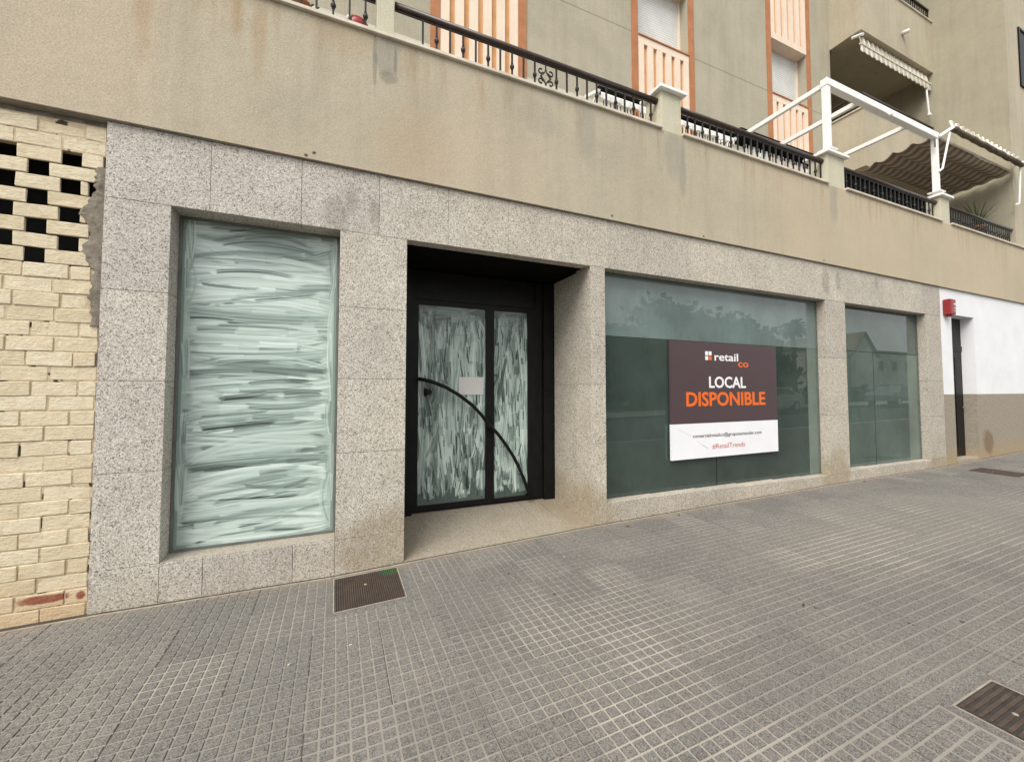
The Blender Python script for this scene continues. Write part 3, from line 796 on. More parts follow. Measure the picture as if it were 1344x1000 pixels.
# ------------------------------------------------------------------ white neighbour wall with its deep doorway
nb = thing('white_wall', (14, 0, .1), 'white painted street wall with tan stone dado, right of the granite', 'wall')
m = MB(); m.box(10.553, 10.985, .006, .45, -.3, 3.46); m.box(11.93, 40, .006, .45, -.3, 3.46); m.box(10.985, 11.93, .006, .45, 2.955, 3.46)
m.build('render', M['neighbour'], nb)
dn = MB(); dn.box(10.985, 11.93, .205, .26, .11, 2.95); dn.box(10.987, 11.928, .192, .204, 2.28, 2.38); dn.box(11.5, 11.56, .195, .204, .12, 2.28); dn.box(11.60, 11.87, .196, .204, .3, 2.15)
d2 = dn.build('street_door', M['black_frame'], nb); MB().ball((11.86,.185,1.12), .025).build('handle', M['grey_frame'], d2)
st = MB(); st.box(10.99, 11.95, -.006, .24, -.1, gz(11.4)+.055); st.build('door_step', M['granite_dirty'], nb)
al = box(10.655, 10.855, -.115, .004, 2.92, 3.215, c=.015).build('alarm_box', M['red']); tag(al, 'small red alarm box high on the white wall beside the granite', 'alarm box')
for (z0, z1, c_) in ((3.105, 3.135, 'white_plastic'), (3.03, 3.045, 'white_plastic'), (2.985, 2.995, 'white_plastic')):
    box(10.765, 10.845, -.1175, -.1145, z0, z1).build('lettering', M[c_], al)
MB().lathe((10.755, -.055, 2.878), [(.001,0),(.035,.005),(.045,.03),(.045,.045)], 14).build('siren', M['red'], al)

# ------------------------------------------------------------------ apartment building above
apt = thing('apartment_building', (5, 1.9, 3.5), 'grey-green stucco apartment block above the shopfront with terracotta window strips', 'apartment building')
W = 1.897; YF = 1.25; XW = 14.19; XB = 10.91
bm_ = MB(); bm_.box(-8, 14.6, -.030, .16, 3.452, 4.722); bm_.box(14.6, 40, -.030, .16, 3.452, 4.722)
bm_.build('parapet_beam', M['beam'], apt)
fl = MB(); fl.box(-8, 40, .161, 9, 3.452, 3.92); fl.build('terrace_floor', M['concrete'], apt)
# drip lip under the beam
lp = MB(); lp.box(-8, 40, -.012, .02, 3.4462, 3.4515); lp.build('drip_edge', M['concrete'], apt)
cp = MB(); x = -8.0; r = random.Random(9)
stops = [(-8, 3.665), (4.005, 7.07), (7.535, 10.68), (11.035, 40)]
for (a, b) in stops:
    x = a
    while x < b-.01:
        L = min(1.2, b-x); cp.box(x+.001, x+L-.001, -.062+r.uniform(-.001,.001), .17, 4.7235, 4.757, c=.004); x += L
cp.build('coping', M['coping'], apt)
def post(x0, x1, cap=True, zt=5.235):
    o = box(x0, x1, -.022 if cap else .0, .25 if cap else .15, 4.7235 if cap else 4.758, zt, c=.004).build('parapet_pillar', M['pillar'], apt)
    if cap:
        cx, cy, hx, hy = (x0+x1)/2, .114, (x1-x0)/2+.055, .136+.055
        c_ = MB(); c_.box(cx-hx, cx+hx, cy-hy, cy+hy, zt+.001, zt+.045, c=.004)
        b = len(c_.v); c_.v += [(cx-hx+.01,cy-hy+.01,zt+.0455),(cx+hx-.01,cy-hy+.01,zt+.0455),(cx+hx-.01,cy+hy-.01,zt+.0455),(cx-hx+.01,cy+hy-.01,zt+.0455),(cx,cy,zt+.10)]
        c_.f += [(b,b+1,b+4),(b+1,b+2,b+4),(b+2,b+3,b+4),(b+3,b,b+4)]
        c_.build('cap', M['white_metal'], o)
post(.295, .450, False, 6.2)
post(3.67, 4.0); post(7.075, 7.53); post(10.685, 11.03)

# main wall, cut by three visible window strips and two to the left of them
cen = [-5.35, -1.70, 1.95, 5.62, 9.345]
HW = .625; TH = .25
mw = MB(); x = -8.0
for c_ in cen:
    mw.box(x, c_-HW, W, W+.4, 3.92, 17.2); x = c_+HW
mw.box(x, XB, W, W+.4, 3.92, 17.2)
mw.box(-8, XB, W+.4, W+.5, 3.92, 17.2)
mw.build('wall', M['wall'], apt)
for c_ in cen:
    fr = MB()
    for s in (-1, 1):
        a = c_+s*(HW+.002); b = a+s*.145; fr.box(min(a,b), max(a,b), W-.018, W-.001, 3.93, 17.1)
    fr.box(c_-HW-.147, c_+HW+.147, W-.018, W-.001, 17.1005, 17.19)
    wn = fr.build('window_strip', M['terracotta'], apt)
    for k in range(-1, 4):
        zb = 6.19+3.10*k; zt = 8.03+3.10*k
        if zt < 4.2 or zb > 15: continue
        zb = max(zb, 3.95)
        box(c_-HW+.001, c_+HW-.001, W+.03, W+TH, zb+.141, zt-.12).build('guard_backing', M['orange'], wn)
        gp = MB(); zs = zb+.14
        gp.box(c_-HW+.001, c_+HW-.001, W-.012, W+TH, zb, zs); gp.box(c_-HW+.001, c_+HW-.001, W-.012, W+.029, zt-.16, zt-.02)
        n = 6; sw = .135; gap = (2*HW-.002-n*sw)/(n-1)
        for i in range(n):
            xa = c_-HW+.001+i*(sw+gap); gp.box(xa, xa+sw, W-.011, W+.028, zs+.0005, zt-.1605)
        gp.build('guard_panel', M['cream'], wn)
        box(c_-HW+.001, c_+HW-.001, W-.03, W+.10, zt-.019, zt+.006).build('guard_cap', M['terracotta'], wn)
        if zt < 14:
            box(c_-HW+.04, c_+HW-.04, W+TH-.03, W+TH, zt+.007, zb+3.1-.001).build('roller_shutter', M['shutter'], wn)
            for (ga, gb) in ((c_-HW+.001, c_-HW+.0395), (c_+HW-.0395, c_+HW-.001)):
                box(ga, gb, W+TH-.06, W+TH, zt+.007, zb+3.1-.001).build('shutter_guide', M['cream'], wn)
# projecting wing on the right
wg = MB(); wg.box(XW, 40, .0, 9, 4.7235, 17.2); wg.build('wing', M['wall'] if False else M['balc'], apt)
t_ = stucco('wing_stucco', (.44,.405,.305), 'balcony'); wg2 = MB(); wg2.quad((XW-.002,.0,3.93),(XW-.002,9,3.93),(XW-.002,9,17.2),(XW-.002,.0,17.2)); wg2.build('wing_side', t_, apt)
for zz in (8.72, 11.82): 
    wf = box(14.86, 16.2, -.012, -.001, zz, zz+1.45).build('wing_window', M['black_frame'], apt)
    q_ = MB(); frame_bars(q_, 14.86, 16.2, zz, zz+1.45, .05, -.03, -.0125); q_.build('window_frame', M['black_frame'], wf)
# loggia behind the balconies
lg = MB(); lg.box(XB, XW-.004, 3.3, 3.4, 3.93, 17.2); lg.box(XB-.1, XB, W+.5, 3.4, 3.93, 17.2)
lg.build('loggia_wall', M['balc'], apt)
lid = MB(); lid.box(-8, 40, 0.5, 9, 17.21, 17.4); lid.build('roof', M['concrete'], apt)
bk = MB(); bk.box(-8, 40, 8.9, 9, -1, 17.2); bk.box(-8.1, -8, .16, 9, -1, 17.2); bk.build('rear_wall', M['wall'], apt)
def balcony(zb, zt, label):
    m = MB()
    m.box(XB, XW-.004, YF, YF+.12, zb, zt); m.box(XB, XB+.12, YF+.121, W, zb, zt); m.box(XB+.121, XW-.004, YF+.121, 3.3, zb, zb+.22)
    o = m.build('balcony', M['balc'], apt); o['label'] = label
    c_ = MB(); c_.box(XB-.03, XW-.004, YF-.03, YF+.14, zt+.001, zt+.03, c=.003); c_.box(XB-.03, XB+.14, YF+.141, W-.001, zt+.001, zt+.03, c=.003)
    c_.build('balcony_coping', M['coping'], o)
balcony(6.55, 7.90, 'lower corner balcony'); balcony(9.74, 11.09, 'upper corner balcony'); balcony(12.9, 14.2, 'top corner balcony')
sp = MB().tube([(12.70, YF-.001, 10.27), (12.70, YF-.13, 10.24)], .05, 14); sp.build('drain_spout', M['white_plastic'], apt, smooth=True)
for (x_, z_) in ((12.15, 6.98),):
    pass
# air conditioner hanging in the loggia
ac = thing('air_conditioner', (12.55, 2.9, 8.6), 'shadowed air conditioner on the back wall of the upper corner loggia', 'air conditioner')
box(12.2, 13.0, 2.75, 3.29, 8.55, 9.15, c=.02).build('casing', M['grey_frame'], ac); 
fan = MB(); 
for rr in (.08, .14, .20): fan.tube([(12.47+rr*math.cos(a*math.pi/10), 2.74, 8.85+rr*math.sin(a*math.pi/10)) for a in range(21)], .008, 6)
fan.build('fan_grille', M['iron'], ac)

# ------------------------------------------------------------------ railings
def railing(x0, x1, label, y=.05, z0=4.757, zr=5.135, pitch=.1355, star=None, name='terrace_railing', rod=.0085, top=.034, first=None, cloth=False, group='railings along the terrace parapet', cat='railing'):
    t = thing(name, ((x0+x1)/2, y, z0), label, cat, group)
    tr = MB().tube([(x0+.004, y, zr), (x1-.004, y, zr)], top, 14); tr.build('top_rail', M['wood_rail'], t, smooth=True)
    br = MB(); br.bar((x0+.004,y,z0+.035),(x1-.004,y,z0+.035), .012, .012); br.bar((x0+.004,y,zr-.042),(x1-.004,y,zr-.042), .014, .012); br.build('lower_rail', M['iron'], t)
    x = first if first is not None else x0+.06; k = 0
    while x < x1-.03:
        m = MB()
        if star and abs(x-star) < pitch*.5:
            zc = (z0+zr)/2; s_ = .085
            for sx in (-1, 1):
                for sz in (-1, 1):
                    m.tube([(x, y, zc+sz*s_*1.15), (x+sx*.012, y, zc+sz*.055), (x+sx*.05, y, zc+sz*.012), (x+sx*s_*.75, y, zc)], .0085, 6)
                    cxx, czz = x+sx*.062, zc+sz*.055
                    m.tube([(x+sx*.02, y, zc+sz*.035)]+[(cxx+.026*math.cos(a)*sx, y, czz+.026*math.sin(a)*sz) for a in [q*math.pi/5-math.pi*.9 for q in range(9)]], .0085, 6)
            m.tube([(x,y,z0+.035),(x,y,zc-s_*1.1)], .0085, 6); m.tube([(x,y,zc+s_*1.1),(x,y,zr-.03)], .0085, 6)
            m.build('scroll_ornament', M['iron'], t)
        else:
            m.bar((x,y,z0+.004),(x,y,zr-.02), rod*2, rod*2)
            zc = z0 + (zr-z0)*(.47)
            if k % 2: m.ball((x,y,zc), .024, 1.25, 8, 6); m.ball((x,y,zc+.035), .014, .6, 8, 4); m.ball((x,y,zc-.035), .014, .6, 8, 4)
            m.build('baluster', M['iron'], t)
        x += pitch; k += 1
    if cloth:
        c_ = MB(); n = 40
        for i in range(n):
            a, b = x0+.02+(x1-.35-x0)*i/n, x0+.02+(x1-.35-x0)*(i+1)/n
            c_.quad((a, y+.022+.006*math.sin(i*1.7), z0+.02), (b, y+.022+.006*math.sin((i+1)*1.7), z0+.02), (b, y+.022+.004*math.sin((i+1)*1.3), zr-.03), (a, y+.022+.004*math.sin(i*1.3), zr-.03))
        c_.build('shade_cloth', M['dark_cloth'], t)
    return t
railing(-6.0, .290, 'black iron railing left of the slim beige post at the top edge', first=-6.0+.1)
railing(.455, 3.665, 'black iron railing with a scroll ornament in front of the first window strip', star=2.08, first=.725)
railing(4.005, 7.07, 'black iron railing between the first and second capped pillars', first=4.05)
railing(7.535, 10.68, 'railing backed with dark cloth beneath the white frame', cloth=True, first=7.58)
railing(11.035, 14.15, 'last dark railing under the striped canopy, ending at the wing', pitch=.105, first=11.08)
def brail(z, label, side=True):
    t = thing('balcony_railing', (12.5, YF+.05, z), label, 'railing', 'short railings on the corner balconies')
    m = MB(); m.bar((XB+.03,YF+.05,z+.34),(XW-.02,YF+.05,z+.34),.05,.04)
    if side: m.bar((XB+.03,YF+.05,z+.34),(XB+.03,W-.02,z+.34),.05,.04)
    m.build('top_rail', M['wood_rail'], t)
    n = 30
    for i in range(n+1):
        x = XB+.03+(XW-XB-.06)*i/n; q = MB(); q.bar((x,YF+.05,z),(x,YF+.05,z+.33),.02,.02)
        if i % 2: q.ball((x,YF+.05,z+.17),.024,1.2,6,4)
        q.build('baluster', M['iron'], t)
    for i in range(1, 6):
        y = YF+.05+(W-YF-.1)*i/6; MB().bar((XB+.03,y,z),(XB+.03,y,z+.33),.02,.02).build('baluster', M['iron'], t)
brail(7.932, 'short black railing on the lower corner balcony behind the white frame')
brail(11.122, 'short black railing on the upper corner balcony at the top of the photo')

# ------------------------------------------------------------------ white pergola frame
pg = thing('pergola_frame', (8.95, .1, 5.25), 'open white metal pergola frame standing on two parapet pillars', 'pergola')
P3, P4 = 7.235, 10.745
for px in (P3, P4):
    p_ = MB(); p_.box(px-.043, px+.043, .005, .095, 5.30, 6.41, c=.004); p_.build('post', M['white_metal'], pg)
    b_ = MB(); b_.box(px-.10, px+.10, -.05, .15, 5.336, 5.352); b_.build('base_plate', M['white_metal'], pg)
b_ = MB(); b_.box(P3-.05, P4+.05, -.003, .103, 6.411, 6.53, c=.004); b_.build('front_beam', M['white_metal'], pg)
for px in (P3, 8.21, 9.80):
    MB().bar((px,.104,6.45),(px,1.88,6.45),.06,.075).build('rafter', M['white_metal'], pg)
br_ = MB(); br_.box(9.0, 9.04, -.05, -.004, 6.39, 6.43); br_.bar((9.02,-.02,6.41),(8.93,-.03,6.36),.02,.02); br_.build('bracket', M['white_metal'], pg)

# ------------------------------------------------------------------ awnings
def sheet(name, f, nu, nv, mat, parent, th=.004):
    m = MB()
    for i in range(nu+1):
        for j in range(nv+1): m.v.append(f(i/nu, j/nv))
    for i in range(nu):
        for j in range(nv): m.f.append((i*(nv+1)+j, (i+1)*(nv+1)+j, (i+1)*(nv+1)+j+1, i*(nv+1)+j+1))
    o = m.build(name, mat, parent, smooth=True)
    md = o.modifiers.new('thick', 'SOLIDIFY'); md.thickness = th; md.offset = 0
    return o
def scallop(name, x0, x1, y, ztop, h, mat, parent, tilt=0.0, lobe=.20):
    n = int((x1-x0)/.02)
    def f(u, v):
        x = x0+(x1-x0)*u; d = h*(.74+.26*abs(math.sin(math.pi*(x-x0)/lobe)))
        return (x, y + tilt*v*d + .012*math.sin(x*31)*v, ztop - v*d)
    return sheet(name, f, n, 5, mat, parent)
cn = thing('striped_canopy', (12.3, .6, 6.4), 'brown striped canvas canopy seen from below, over the right end of the terrace', 'awning')
def can(u, v):
    x = 10.60+3.50*u; y = .02+1.24*v - .16*v*u
    sag = -.085*abs(math.sin(v*math.pi*4))+.022*math.sin(u*8+v*5)
    return (x, y, 6.455-.05*v+sag*(1-.35*u))
sheet('canvas', can, 70, 34, M['canopy'], cn)
MB().tube([(10.80,.0,6.435),(14.12,.0,6.47)], .020, 10).build('front_bar', M['coping'], cn, smooth=True)
MB().tube([(14.12,.0,6.46),(14.10,1.08,6.36)], .012, 8).build('side_bar', M['coping'], cn, smooth=True)
cb = MB(); cb.bar((10.62,.0,6.37),(10.62,.0,6.20),.03,.02); cb.build('hook', M['grey_frame'], cn)
fa = thing('roller_awning', (12.4, -.12, 6.6), 'rolled awning with pale scalloped valance on the outer side of the white frame', 'awning', 'rolled awnings with scalloped valances')
MB().tube([(10.92,-.15,6.56)]+[(10.92+(3.25)*i/24, -.15, 6.56+.008*math.sin(i*1.3)) for i in range(1,25)], [.050+.006*math.sin(i*2.1) for i in range(25)], 12).build('fabric_roll', M['brown_cloth'], fa, smooth=True)
def vf(u, v):
    x = 10.94+3.22*u; d = .19*(.70+.30*abs(math.sin(math.pi*(x-10.94)/.22)))
    return (x, -.13+.03*v-.012*math.sin(x*29)*v, 6.595 + v*d)
sheet('valance', vf, 150, 5, M['valance'], fa)
a_ = MB(); a_.bar((10.78,-.005,6.45),(10.92,-.17,6.58),.05,.05); a_.build('end_bracket', M['white_metal'], fa)
a_ = MB(); a_.bar((14.14,-.02,6.60),(14.18,-.18,6.62),.05,.05); a_.build('end_bracket', M['white_metal'], fa)
a_ = MB(); a_.tube([(10.90,-.12,6.50),(10.80,-.03,5.80)], .018, 8); a_.bar((10.80,-.03,5.80),(10.72,.0,5.74),.03,.03); a_.build('arm', M['white_metal'], fa)
a_ = MB(); a_.tube([(14.17,-.12,6.52),(14.13,-.09,5.70)], .018, 8); a_.bar((14.13,-.09,5.70),(14.0,-.06,5.66),.03,.03); a_.build('arm', M['white_metal'], fa)

ua = thing('roller_awning', (12.5, 1.3, 9.5), 'striped awning rolled under the upper corner balcony', 'awning', 'rolled awnings with scalloped valances')
def uf(u, v):
    x = 10.98+3.17*u; return (x, 1.345-.035*v+.010*math.sin(x*33), 9.70-.235*v)
sheet('fabric', uf, 150, 3, M['valance'], ua)
MB().bar((10.96,1.30,9.455),(14.16,1.30,9.455),.04,.035).build('front_bar', M['coping'], ua)
scallop('valance', 10.98, 14.15, 1.295, 9.435, .17, M['valance'], ua)
MB().tube([(10.96,1.45,9.70),(10.92,1.22,9.60)], .035, 8).build('end_bracket', M['white_metal'], ua)
a_ = MB(); a_.tube([(13.95,1.31,9.30),(14.04,1.31,8.66)], .022, 8); a_.ball((14.05,1.31,8.62),.05,.8); a_.build('arm', M['white_metal'], ua)

ta = thing('roller_awning', (5.4, 1.6, 6.3), 'dark rolled awning with white scallops on the terrace wall, seen through the railing', 'awning', 'rolled awnings with scalloped valances')
MB().tube([(3.86,1.56,6.40),(7.0,1.56,6.40)], .06, 12).build('fabric_roll', M['dark_cloth'], ta, smooth=True)
scallop('valance', 3.88, 6.98, 1.50, 6.325, .13, M['white_plastic'], ta, lobe=.36)
fr_ = MB(); r = random.Random(2)
for i in range(44):
    x = 3.95+i*.069; fr_.bar((x,1.53,6.22),(x+r.uniform(-.01,.01),1.53,6.22-r.uniform(.08,.2)),.014,.006)
fr_.build('fringe', M['dark_cloth'], ta)
for x in (3.84, 7.02):
    q = MB(); q.bar((x,1.50,6.33),(x,1.88,6.48),.05,.05); q.bar((x,1.50,6.33),(x,1.86,6.12),.03,.03); q.build('end_bracket', M['white_metal'], ta)
tb = thing('roller_awning', (8.5, 1.6, 6.4), 'dark awning with white strips on the terrace wall behind the cloth-backed railing', 'awning', 'rolled awnings with scalloped valances')
MB().tube([(7.16,1.56,6.46),(9.75,1.56,6.46)], .15, 12).build('fabric_roll', M['dark_cloth'], tb, smooth=True)
q = MB()
for i in range(20): q.box(7.3+i*.125, 7.36+i*.125, 1.53, 1.54, 6.12, 6.33)
q.build('valance', M['white_plastic'], tb)

# ------------------------------------------------------------------ small things on the terrace
rb = thing('plastic_basket', (.13, .14, 4.76), 'round red plastic tub on the parapet left of the slim post', 'basket')
MB().lathe((.13,.145,4.76), [(.055,.0),(.095,.05),(.108,.11),(.10,.155),(.07,.16),(.06,.10)], 18).build('tub', M['red'], rb, smooth=True)
MB().ball((.075,.10,4.90), .045, .8).build('handle', M['white_plastic'], rb, smooth=True)
pt = thing('clay_pot', (-.36, .18, 4.76), 'clay coloured flower pot on the parapet at the top edge of the photo', 'flower pot')
MB().lathe((-.34,.16,4.76), [(.0,.0),(.06,.0),(.085,.14),(.095,.145),(.095,.17),(.07,.17),(.06,.12)], 16).build('pot', M['clay'], pt, smooth=True)
lf = MB()
for i in range(26):
    a = rng.uniform(0, 6.28); e = rng.uniform(.03,.16); z = 4.93+rng.uniform(0,.14); x, y = -.34+math.cos(a)*e, .16+math.sin(a)*e*.6
    lf.quad((x-.02,y,z), (x,y-.015,z+.01), (x+.02,y,z+.02), (x,y+.015,z+.012))
lf.build('leaves', M['leaf'], pt)
pl = thing('potted_plant', (13.65, .45, 4.6), 'spiky green pot plant behind the last railing under the canopy', 'plant')
box(13.30,13.60,.25,.52,3.93,4.84).build('stand', M['white_plastic'], pl)
MB().lathe((13.45,.38,4.85), [(.0,.0),(.12,.0),(.17,.30),(.19,.31),(.19,.36),(.14,.36)], 16).build('pot', M['clay'], pl, smooth=True)
lf = MB()
for i in range(80):
    a = rng.uniform(0, 6.28); L = rng.uniform(.3,.75); el = rng.uniform(.4,1.2); w_ = .018; p = [Vector((13.45,.36,5.18))]
    d = Vector((math.cos(a)*math.cos(el), math.sin(a)*.6*math.cos(el), math.sin(el)))
    for s_ in range(4): p.append(p[-1]+d*L/4); d = (d+Vector((0,0,-.22))).normalized()
    sd = Vector((-math.sin(a), math.cos(a), .2)).normalized()
    for s_ in range(4):
        w0, w1_ = w_*(1-s_/4.4), w_*(1-(s_+1)/4.4); lf.quad(p[s_]-sd*w0, p[s_]+sd*w0, p[s_+1]+sd*w1_, p[s_+1]-sd*w1_)
lf.build('leaves', M['leaf'], pl)

# ------------------------------------------------------------------ sign board
def flat(name, c, rough=.45): return simple(name, c, rough, var=.03, scale=3)
M['sg_dark'] = flat('sign_aubergine', (.078,.050,.056), .4); M['sg_white'] = flat('sign_white', (.86,.87,.90), .4)
M['sg_orange'] = flat('sign_orange', (.80,.15,.015)); M['ink_w'] = flat('sign_letter_white', (.85,.85,.86)); M['ink_b'] = flat('sign_ink_dark', (.05,.035,.04)); M['ink_r'] = flat('sign_ink_rust', (.50,.10,.05))
M['scr'] = flat('sign_scratch', (.42,.36,.40))
SX0, SX1, SZ0, SZM, SZ1 = 3.868, 5.902, .606, 1.056, 2.122
sg = thing('sign_board', (4.885, .09, .606), 'dark purple and white LOCAL DISPONIBLE board fixed on the wide shop window', 'sign')
box(SX0, SX1, .096, .120, SZM, SZ1).build('upper_panel', M['sg_dark'], sg)
box(SX0, SX1, .096, .120, SZ0, SZM-.0005).build('lower_panel', M['sg_white'], sg)
box(SX0+.08, SX1-.08, .1205, .1435, SZ0+.1, SZ1-.1).build('mounting_pad', M['black_frame'], sg)
def text(body, x0, x1, z0, zcap, mat, name, bold=0.0, capref='H'):
    cu = bpy.data.curves.new(name, 'FONT'); cu.body = body; cu.size = 1; cu.offset = bold; cu.resolution_u = 3; cu.extrude = .004
    ref = bpy.data.curves.new('ref', 'FONT'); ref.body = capref; ref.size = 1; ref.offset = bold
    ro = bpy.data.objects.new('ref', ref); col.objects.link(ro)
    o = bpy.data.objects.new(name, cu); col.objects.link(o); bpy.context.view_layer.update()
    dg = bpy.context.evaluated_depsgraph_get()
    me = bpy.data.meshes.new_from_object(o.evaluated_get(dg)); rm = bpy.data.meshes.new_from_object(ro.evaluated_get(dg))
    ys = [v.co.y for v in rm.vertices]; lo, hi = min(ys), max(ys)
    xs_ = [v.co.x for v in me.vertices]; a, b = min(xs_), max(xs_)
    for v in me.vertices:
        x = x0 + (v.co.x-a)/(b-a)*(x1-x0); z = z0 + (v.co.y-lo)/(hi-lo)*(zcap-z0)
        v.co = (x, .0955 - (v.co.z)*.25, z)
    me.materials.clear(); me.materials.append(mat)
    bpy.data.objects.remove(o); bpy.data.objects.remove(ro)
    q = bpy.data.objects.new(name, me); col.objects.link(q); q.parent = sg; q.matrix_parent_inverse = Vector_inv(sg)
text('LOCAL', 4.541, 5.247, 1.517, 1.668, M['ink_w'], 'heading', .022)
text('DISPONIBLE', 4.130, 5.643, 1.277, 1.462, M['sg_orange'], 'heading', .026)
text('retail', 4.650, 5.104, 1.882, 1.988, M['ink_w'], 'logo_word', .014, 'l')
text('co', 5.100, 5.310, 1.803, 1.870, M['sg_orange'], 'logo_word', .016, 'x')
lgx, lgz = 4.479, 1.886
for i, (dx_, dz_) in enumerate(((0, 1), (1, 1), (0, 0), (1, 0))):
    s_ = .052; g_ = .012
    box(lgx+dx_*(s_+g_), lgx+dx_*(s_+g_)+s_, .0945, .0958, lgz+dz_*(s_+g_), lgz+dz_*(s_+g_)+s_).build('logo_square', M['sg_orange'] if (dx_, dz_) == (1, 0) else M['ink_w'], sg)
text('comercialretailco@gruposantander.com', 4.233, 5.548, .872, .917, M['ink_b'], 'email_line', .008, 'l')
text('#RetailTrends', 4.577, 5.202, .715, .777, M['ink_r'], 'hashtag_line', .0)
sc = MB(); 
for (a, b, w_) in (((3.99,.995),(4.20,.895),.003), ((4.30,.83),(4.40,.775),.003), ((4.40,.775),(4.50,.722),.006)):
    sc.bar((a[0],.0955,a[1]),(b[0],.0955,b[1]),.001,w_)
sc.build('scratch', M['scr'], sg)

# ------------------------------------------------------------------ litter on the pavement
def leaf(x, y, rot, s, mat, lab):
    z = gz(x, y)+.004; m = MB(); ca, sa = math.cos(rot), math.sin(rot)
    P = [(-1,0,0),(-.5,.32,.25),(.1,.38,.35),(1,0,.1),(.1,-.38,.3),(-.5,-.32,.2)]
    Q = [(x+s*(a*ca-b*sa), y+s*(a*sa+b*ca), z+s*c_) for a, b, c_ in P]
    c0 = (x, y, z); base = len(m.v); m.v += Q+[c0]
    for i in range(6): m.f.append((base+i, base+(i+1) % 6, base+6))
    # a curled underside gives it thickness
    b2 = len(m.v); m.v += [(a, b, c_-.0015) for a, b, c_ in Q]+[(x, y, z-.0015)]
    for i in range(6): m.f.append((b2+(i+1) % 6, b2+i, b2+6)); m.f.append((base+i, b2+i, b2+(i+1) % 6, base+(i+1) % 6))
    tag(m.build('dry_leaf', mat), lab, 'leaf', 'dry leaves and scraps on the pavement')
M['dry'] = simple('dry_leaf', (.11,.06,.025), .8, var=.3); M['scrap'] = simple('pale_scrap', (.62,.60,.55), .7, var=.1)
leaf(2.95, -.18, .4, .030, M['dry'], 'brown curled leaf on the paving just right of the doorway')
leaf(3.75, -.12, 1.1, .028, M['dry'], 'brown leaf near the granite base under the wide window')
leaf(7.65, -.10, .2, .035, M['dry'], 'leaf at the foot of the granite pillar right of the sign')
leaf(1.93, -.55, 2.0, .010, M['scrap'], 'tiny white scrap on the paving in front of the doorway')
leaf(.11, -1.05, .3, .010, M['scrap'], 'small white scrap below the iron cover on the left')
leaf(-.22, -1.10, .9, .012, M['scrap'], 'white paper scrap on the paving at lower left')
leaf(3.55, -.62, .9, .016, M['dry'], 'dark fleck on the paving below the sign')
leaf(1.35, -.62, 1.9, .020, M['dry'], 'dark oval fleck on the paving before the doorway')
leaf(3.03, -1.95, .5, .022, M['dry'], 'dark fleck on the open paving at lower right')

# ------------------------------------------------------------------ across the street (seen mirrored in the glass)
def tree(x, y, h, r_, label, seed, n=20000):
    t = thing('leafy_tree', (x, y, 0), label, 'tree'); q = random.Random(seed)
    tr = MB().tube([(x,y,-.3),(x+.1,y,h*.25),(x-.1,y,h*.5),(x,y,h*.7)], [.35,.28,.2,.08], 10)
    for k in range(7):
        a = k*.9; tr.tube([(x,y,h*.3),(x+math.cos(a)*r_*.4,y+math.sin(a)*r_*.4,h*.55),(x+math.cos(a)*r_*.7,y+math.sin(a)*r_*.7,h*.7)], [.14,.09,.04], 7)
    tr.build('trunk', M['bark'], t)
    m = MB(); cl = []
    while len(cl) < 60:
        a_, b_, c0_ = q.uniform(-1,1), q.uniform(-1,1), q.uniform(-.15,1)
        if a_*a_+b_*b_+c0_*c0_ < 1: cl.append((a_*r_*.86, b_*r_*.86, h*.30+c0_*h*.62))
    for i in range(n):
        c_ = cl[i % 60]; s_ = r_*.15
        p = Vector((x+c_[0]+q.gauss(0,s_), y+c_[1]+q.gauss(0,s_), c_[2]+q.gauss(0,s_*.8)))
        a = Vector((q.gauss(0,1),q.gauss(0,1),q.gauss(0,1))).normalized()*.32; b = a.cross(Vector((q.gauss(0,1),q.gauss(0,1),q.gauss(0,1)))).normalized()*.30
        m.quad(p-a, p-b, p+a, p+b)
    m.build('crown', M['leaf_dark'], t)
tree(26.0, -20, 9.2, 5.2, 'broad leafy tree across the street, mirrored in the wide window', 1)
tree(33.0, -21, 7.6, 4.0, 'lower bushy tree beside the broad tree across the street', 2, 8000)
tree(20.5, -23, 6.6, 4.0, 'small tree at the left of the broad tree across the street', 3, 7000)
pm = thing('palm_tree', (39, -20, 0), 'tall palm tree across the street, mirrored in the wide window', 'palm tree')
MB().tube([(39.1,-20,-.2),(39.0,-20,3),(38.95,-20,7.2)], [.26,.2,.17], 10).build('trunk', M['bark'], pm)
m = MB(); q = random.Random(8)
for i in range(46):
    a = q.uniform(0, 6.28); el = q.uniform(-.5, 1.2); L = q.uniform(1.1, 1.5); p = Vector((38.95,-20,7.2)); d = Vector((math.cos(a)*math.cos(el), math.sin(a)*math.cos(el), math.sin(el)))
    sd = Vector((-math.sin(a), math.cos(a), 0))
    for s_ in range(6):
        p2 = p+d*L/6; w0 = .28*(1-abs(s_-2)/6)
        for sg_ in (-1, 1):
            m.quad(p, p2, p2+sd*sg_*w0+Vector((0,0,-.12)), p+sd*sg_*w0*.8+Vector((0,0,-.10)))
        p = p2; d = (d+Vector((0,0,-.22))).normalized()
m.build('crown', M['leaf_dark'], pm)
M['house'] = simple('white_render', (.62,.61,.57), .85, var=.08, scale=2); M['tile_roof'] = simple('clay_roof_tiles', (.20,.13,.10), .9, var=.25, scale=6)
M['dark_glass'] = simple('dark_window_glass', (.03,.035,.04), .15, var=.2)
